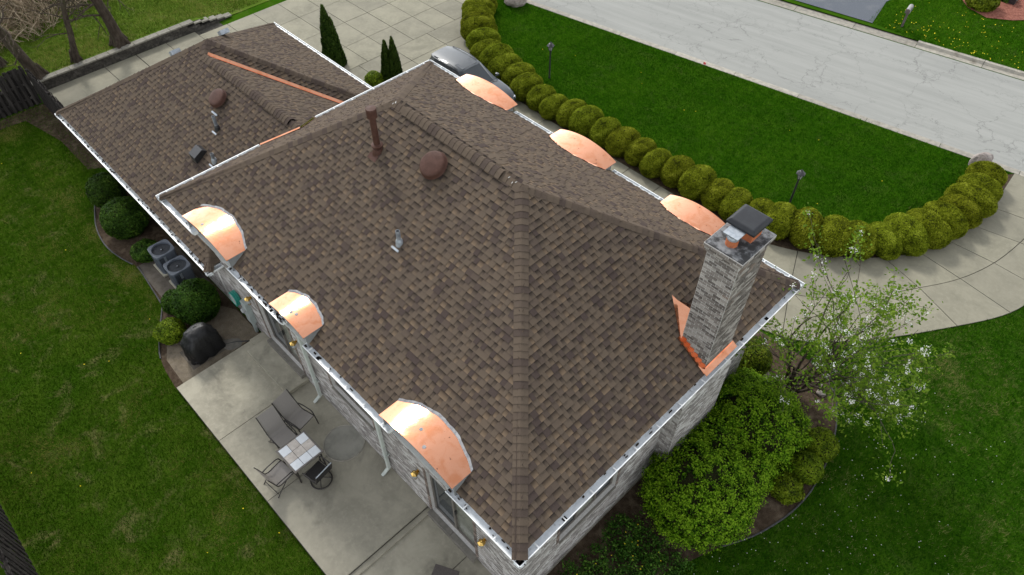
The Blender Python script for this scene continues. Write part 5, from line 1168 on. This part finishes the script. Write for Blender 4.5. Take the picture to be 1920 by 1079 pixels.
# ------------------------------------------------------------------ covered grill
t = thing('covered_grill', 'barbecue grill under a black vinyl cover beside the patio', 'grill', (-13.05, -1.08, .02), R(4)); b = MB(); rows = []; nA = 48
for zi, (z, sx_, sy_) in enumerate([(0, .34, .55), (.25, .335, .54), (.5, .33, .535), (.72, .32, .52), (.84, .31, .44), (.95, .29, .385), (1.06, .24, .36), (1.13, .16, .31), (1.155, .06, .24)]):
    row = []
    for j in range(nA):
        a = 2*math.pi*j/nA; c, s_ = math.cos(a), math.sin(a); q = 5 if z < .8 else 3.2; f = (abs(c)**q+abs(s_)**q)**(-1/q)
        wob = 1+(.085*(1-z/1.1))*math.sin(a*9+z*3)+.035*math.sin(a*17+z*9)*(z < .9)+.02*math.sin(z*14+a*4); row.append((sx_*c*f*wob, sy_*s_*f*wob, z+.012*math.sin(a*5+z*5)*(z > 0)))
    b.v += row; b.t += [.5]*nA; b.b += [0]*nA; rows.append(row)
nr = len(rows); b.f = [(i*nA+j, i*nA+(j+1) % nA, (i+1)*nA+(j+1) % nA, (i+1)*nA+j) for i in range(nr-1) for j in range(nA)]+[tuple(range((nr-1)*nA, nr*nA))]
part(b, 'cover', m_gcover, t, smooth=True)
for y in (-.42, .42): part(MB().lathe([(.08, -.03), (.08, .03), (0, .03)], (.25, y, .08), 14, Vector((1, 0, 0))), 'wheel', m_black, t)
MB().box(-13.6, -12.66, -1.72, -.42, 0, .022, .2).build('grill_pad', m_pad, None, kind='structure')

# ------------------------------------------------------------------ patio furniture
ZPAT = .152
t = thing('patio_table', 'square patio table with a nine-tile white and beige top', 'table', (-7.43, -1.07, ZPAT), R(1)); h = .71; a = .465
for s1, s2 in ((1, 1), (1, -1), (-1, 1), (-1, -1)): part(MB().tube((s1*.40, s2*.40, 0), (s1*.38, s2*.38, h-.03), .022, n=10), 'leg', m_frame, t)
b = MB().box(-a, a, -a, -a+.045, h-.04, h).box(-a, a, a-.045, a, h-.04, h).box(-a, -a+.045, -a+.045, a-.045, h-.04, h).box(a-.045, a, -a+.045, a-.045, h-.04, h); part(b, 'frame', m_dframe, t)
part(MB().box(-a+.045, a-.045, -a+.045, a-.045, h-.035, h-.014), 'tray', m_frame, t)
tl = [[0, 1, 0], [1, 1, 0], [0, 1, 0]]; tl = [[0, 1, 0], [1, 1, 1], [0, 0, 0]]
for i in range(3):
    for j in range(3):
        c = .28; x0, y0 = -.42+i*c, -.42+j*c; part(MB().box(x0+.005, x0+c-.005, y0+.005, y0+c-.005, h-.013, h+.002), 'tile', (m_tilew, m_tileb)[tl[i][j]], t, bevel=.004)
def sheet_curve(b, prof, w_, th=.012):   # sling: profile of (x, z) extruded across y
    n = len(prof); b.add([(x, -w_, z) for x, z in prof]+[(x, w_, z) for x, z in prof]+[(x, -w_, z-th) for x, z in prof]+[(x, w_, z-th) for x, z in prof], [(i, i+1, n+i+1, n+i) for i in range(n-1)]+[(2*n+i, 3*n+i, 3*n+i+1, 2*n+i+1) for i in range(n-1)]+[(i, 2*n+i, 2*n+i+1, i+1) for i in range(n-1)]+[(n+i, n+i+1, 3*n+i+1, 3*n+i) for i in range(n-1)])
    return b
def sling_chair(label, x, y, rz, recl=.30, grp='sling chairs on the patio'):
    t = thing('patio_chair', label, 'chair', (x, y, ZPAT), rz, grp); prof = [(.34, .41), (.2, .405), (0, .375), (-.12, .37), (-.20, .42), (-.20-recl*.45, .68), (-.20-recl*.8, .90), (-.20-recl, 1.02)]
    part(sheet_curve(MB(), prof, .262), 'sling_seat', m_fabric, t, smooth=False)
    for s_ in (-1, 1):
        yy = s_*.285; part(MB().path([(x_, yy, z) for x_, z in prof], .016, 8), 'side_rail', m_frame, t, smooth=True)
        part(MB().path([(.40, yy*1.06, 0), (.345, yy*1.06, .38), (.30, yy*1.07, .54), (.24, yy*1.08, .575), (-.05, yy*1.08, .575), (-.24, yy*1.04, .55)], .017, 8), 'armrest', m_frame, t, smooth=True)
        part(MB().path([(.05, yy*1.05, .38), (-.15, yy*1.08, .2), (-.34, yy*1.1, 0)], .015, 8), 'leg', m_frame, t, smooth=True)
    part(MB().tube((.33, -.27, .385), (.33, .27, .385), .013, n=8).tube((-.28, -.28, .09), (-.28, .28, .09), .012, n=8), 'stretcher', m_frame, t); return t
sling_chair('grey sling chair on the lawn side of the pair facing the tiled table', -8.42, -1.10, R(2), .36); sling_chair('grey sling chair on the house side of the pair, clear of the table', -8.58, -.44, R(12), .36)
sling_chair('grey sling chair seen from the side on the lawn edge of the table', -7.42, -1.86, R(96), .16)
t = thing('swivel_chair', 'dark swivel patio chair with a round ring base', 'chair', (-6.70, -1.02, ZPAT), R(190)); prof = [(.26, .44), (.1, .42), (-.14, .40), (-.22, .46), (-.28, .70), (-.32, .90)]
part(sheet_curve(MB(), prof, .25), 'sling_seat', m_fabd, t)
part(MB().path([(.29*math.cos(a), .29*math.sin(a), .022) for a in np.linspace(0, 6.283, 37)[:-1]], .020, 8, True), 'ring_base', m_frame, t, smooth=True)
b = MB()
for k in range(4): a = k*math.pi/2+.78; b.path([(.29*math.cos(a), .29*math.sin(a), .03), (.15*math.cos(a), .15*math.sin(a), .10), (.02*math.cos(a), .02*math.sin(a), .16)], .014, 8)
part(b, 'base_spokes', m_frame, t, smooth=True); part(MB().tube((0, 0, .13), (0, 0, .39), .03, n=10), 'pedestal', m_frame, t)
for s_ in (-1, 1): part(MB().path([(x_, s_*.28, z) for x_, z in prof], .018, 8), 'side_rail', m_frame, t, smooth=True); part(MB().path([(.20, s_*.28, .43), (.24, s_*.31, .60), (.14, s_*.32, .66), (-.12, s_*.32, .65), (-.27, s_*.29, .64)], .017, 8), 'armrest', m_frame, t, smooth=True)
part(MB().tube((-.325, -.28, .905), (-.325, .28, .905), .016, n=8), 'top_rail', m_galv, t)
t = thing('storage_box', 'dark brown lidded box on the lower patio by the sliding door', 'box', (-2.2, -.42, .026), R(28)); part(MB().box(-.30, .30, -.24, .24, 0, .45), 'body', m_box, t, bevel=.01); part(MB().box(-.32, .32, -.26, .26, .452, .50), 'lid', m_box, t, bevel=.012)
for s_ in (-.2, .2): part(MB().box(s_-.03, s_+.03, -.275, -.262, .40, .49), 'latch', m_galv, t)

# ------------------------------------------------------------------ grass blades, dandelions, petals
fwn, rtn, upn, cmn = np.array(fw), np.array(rt), np.array(up), np.array(CAM)
def visible(x, y, z, mrg=60):
    q = np.stack([x, y, z], 1)-cmn; dz = q@fwn; u = 960+FPX*(q@rtn)/dz; v = 539.5-FPX*(q@upn)/dz
    return (dz > 1) & (u > -mrg) & (u < 1920+mrg) & (v > -mrg) & (v < 1079+mrg)
HOUSE1 = [(WALLX0, .6), (WALLX1, .6), (WALLX1, HW-.6), (WALLX0, HW-.6)]
DRIVE = [(-30.95, 8.3), (-23, 9.7), (-1, 9.7), (-1, 11.9)]+OUTC[3:]+INC[::-1]+INNER[:8][::-1]+[(-27, 21.4), (-30.95, 20.7)]
EXC = [HOUSE1, PATIO, SLAB2, BED_L, BED_R, DRIVE, [(-24.5, .5), (-14, .5), (-14, 9.7), (-24.5, 9.7)], [(-31.8, .6), (-24, .6), (-24, 9.8), (-31.8, 9.8)], [(-18.1, -1.05), (-15.3, -1.05), (-15.3, .5), (-18.1, .5)],
       [(x, y) for x, y in INNER[:9]]+[(x, y+.75) for x, y in INNER[:9]][::-1], BED_B]
def blades(name, mat, x0, x1, y0, y1, dens, h, wdt, cond, zf, straw, exc=EXC, label=None):
    n = int((x1-x0)*(y1-y0)*dens); x = rng.uniform(x0, x1, n); y = rng.uniform(y0, y1, n); k_ = cond(x, y); x, y = x[k_], y[k_]
    k_ = visible(x, y, np.zeros(len(x))); x, y = x[k_], y[k_]
    bad = np.zeros(len(x), bool)
    for e in exc: bad |= inpoly(x, y, e)
    x, y = x[~bad], y[~bad]; n = len(x); z = zf(x, y); B0 = np.stack([x, y, z], 1); q = np.stack([x, y, 0*x], 1)
    patch = pnoise(q, .55, 3)+.7*pnoise(q, 1.7, 5)+.5*pnoise(q, 4.3, 8); hh = h*(1+rng.uniform(-.4, .5, n))*(1+.18*patch)
    a = rng.uniform(0, 6.283, n); lean = rng.uniform(.1, .95, n); tipv = np.stack([np.cos(a)*lean, np.sin(a)*lean, np.ones(n)], 1)*hh[:, None]
    sv = np.stack([-np.sin(a), np.cos(a), 0*a], 1)*wdt*.5*(1+rng.uniform(-.3, .3, (n, 1))); V = np.stack([B0-sv, B0+sv, B0+tipv], 1).reshape(-1, 3)
    cell = np.sin(np.floor(x/.08)*127.1+np.floor(y/.08)*311.7)*43758.5453; cell -= np.floor(cell); cel2 = np.sin(np.floor(x/.21)*269.5+np.floor(y/.21)*183.3)*43758.5453; cel2 -= np.floor(cel2)
    tone = np.clip(.40+.30*(cell-.5)+.22*(cel2-.5)+.23*patch+.16*pnoise(q, 11., 2)+rng.normal(0, .17, n)+straw(x, y)*rng.random(n), 0, 1)
    o = arrays(name, V, np.arange(n*3).reshape(n, 3), mat, np.repeat(tone, 3), kind='stuff'); o['label'] = label; print(name, n); return o
al = lambda x, y: np.ones(len(x), bool); z0_ = lambda x, y: np.zeros(len(x)); s0_ = lambda x, y: 0*x
blades('grass', m_grass, -25, 2, 15.5, 27, 1500, .055, .016, lambda x, y: (y < street_y(x)-.02), z0_, s0_, label='mown dark green front lawn grass')
bare = lambda x, y: sum(np.exp(-((x-a)**2+(y-b)**2)/r**2) for a, b, r in ((4.2, 14.9, .5), (4.6, 13.2, .55), (5.3, 12.6, .4), (3.6, 15.2, .35), (5.9, 9.9, .3), (4.4, 11.4, .25), (6.6, 12.2, .3)))
blades('grass', m_grasss, -.5, 12, 1.2, 22, 1500, .06, .015, al, z0_, lambda x, y: -.30*np.clip((15-y)/5, 0, 1)+1.3*np.clip(bare(x, y)+.5*pnoise(np.stack([x, y, 0*x], 1), 2.2, 6)-.55, 0, 1), label='mown dark green side lawn grass')  # straw term also darkens blades away from the driveway; bare patches lighten them
blades('grass', m_grassb, -30.5, -4, -7.6, .5, 1500, .05, .015, lambda x, y: ~inpoly(x, y, [(-29.95, -3.5), (-29.7, -.5), (-27.2, .02), (-24.6, .05), (-24.2, .6), (-30.45, .6), (-30.45, -3.5)]) | (rng.random(len(x)) < .4), lambda x, y: 0*x+.004, lambda x, y: .9*np.clip(pnoise(np.stack([x, y, 0*x], 1), 1.3, 9)*1.3-.25, 0, 1), label='back lawn grass with yellowed patches')
vb = np.vectorize(bank_z)
blades('grass', m_grassk, -42, -31.8, -8, 22, 500, .09, .028, lambda x, y: x > -35.0-.42*np.clip(y, 0, 99)-1.2, lambda x, y: vb(x, y), lambda x, y: .8*np.clip(pnoise(np.stack([x, y, 0*x], 1), 1.1, 4), 0, 1), exc=[], label='rough bright grass on the bank')
blades('grass', m_grass, -9, 4, 33, 46, 700, .06, .022, lambda x, y: (y > street_y(x)+7.95), lambda x, y: 0*x+.125, lambda x, y: 0*x+.2, exc=[RED, [(-17, 30), (-7.9, 30), (-8.55, 35.5), (-8.3, 37.5), (-8.0, 60), (-17, 60)]], label='grass of the lawn across the street')
def dots(name, pts, mat, size, label, zf=lambda x, y: .07):
    P_ = np.array([(x, y, zf(x, y)) for x, y in pts]); Pn = np.repeat(P_, 3, 0)+rng.normal(0, size*.3, (len(P_)*3, 3)); V, F, T = leaves(Pn, np.tile([0, 0, 1.], (len(Pn), 1)), size, .9, .3); o = arrays(name, V, F, mat, T, kind='stuff'); o['label'] = label
far = [(x, street_y(x)+8.1+abs(rng.normal(0, .8))) for x in rng.uniform(-7.5, 0, 80)]+[(rng.uniform(-7.8, -1), rng.uniform(34, 37.5)) for i in range(45)]
far = [p for p in far if p[1] > street_y(p[0])+8.1]
dots('dandelions', far, m_yellow, .020, 'yellow dandelions dotting the lawn across the street', lambda x, y: .19)
nr_ = [(-16.5, 20.2), (-13.4, 21.3), (-12.8, 20.6), (-10.2, 20.3), (-9.8, 20.6), (-6.2, 22.3), (-5, 22.6), (-3, 19), (-18, 19.5), (-1.9, 22)]+[(x, y) for x, y in zip(rng.uniform(-28, -5, 18), rng.uniform(-7, -1.3, 18)) if not -12.5 < x < -4 or y < -2.6]
nr_ = [p for p in nr_ if not any(inpoly(np.array([p[0]]), np.array([p[1]]), e)[0] for e in EXC)]
dots('dandelions', nr_, m_yellow, .015, 'scattered yellow dandelions in the near lawns')
pe = [(x, y) for x, y in zip(rng.uniform(1.5, 7.5, 420), rng.uniform(4, 14, 420)) if rng.random() < math.exp(-((x-3.5)/2.4)**2) and not inpoly(np.array([x]), np.array([y]), BED_R)[0] and not inpoly(np.array([x]), np.array([y]), DRIVE)[0]]
dots('fallen_petals', pe, m_petal, .010, 'white fallen petals scattered over the side lawn')
cov = [(x, y) for x, y in zip(rng.uniform(-.1, 1.5, 26), rng.uniform(1.2, 4.2, 26))]
dots('garden_flowers', cov, m_yellow, .015, 'tiny yellow flowers among the ground cover', lambda x, y: .36)
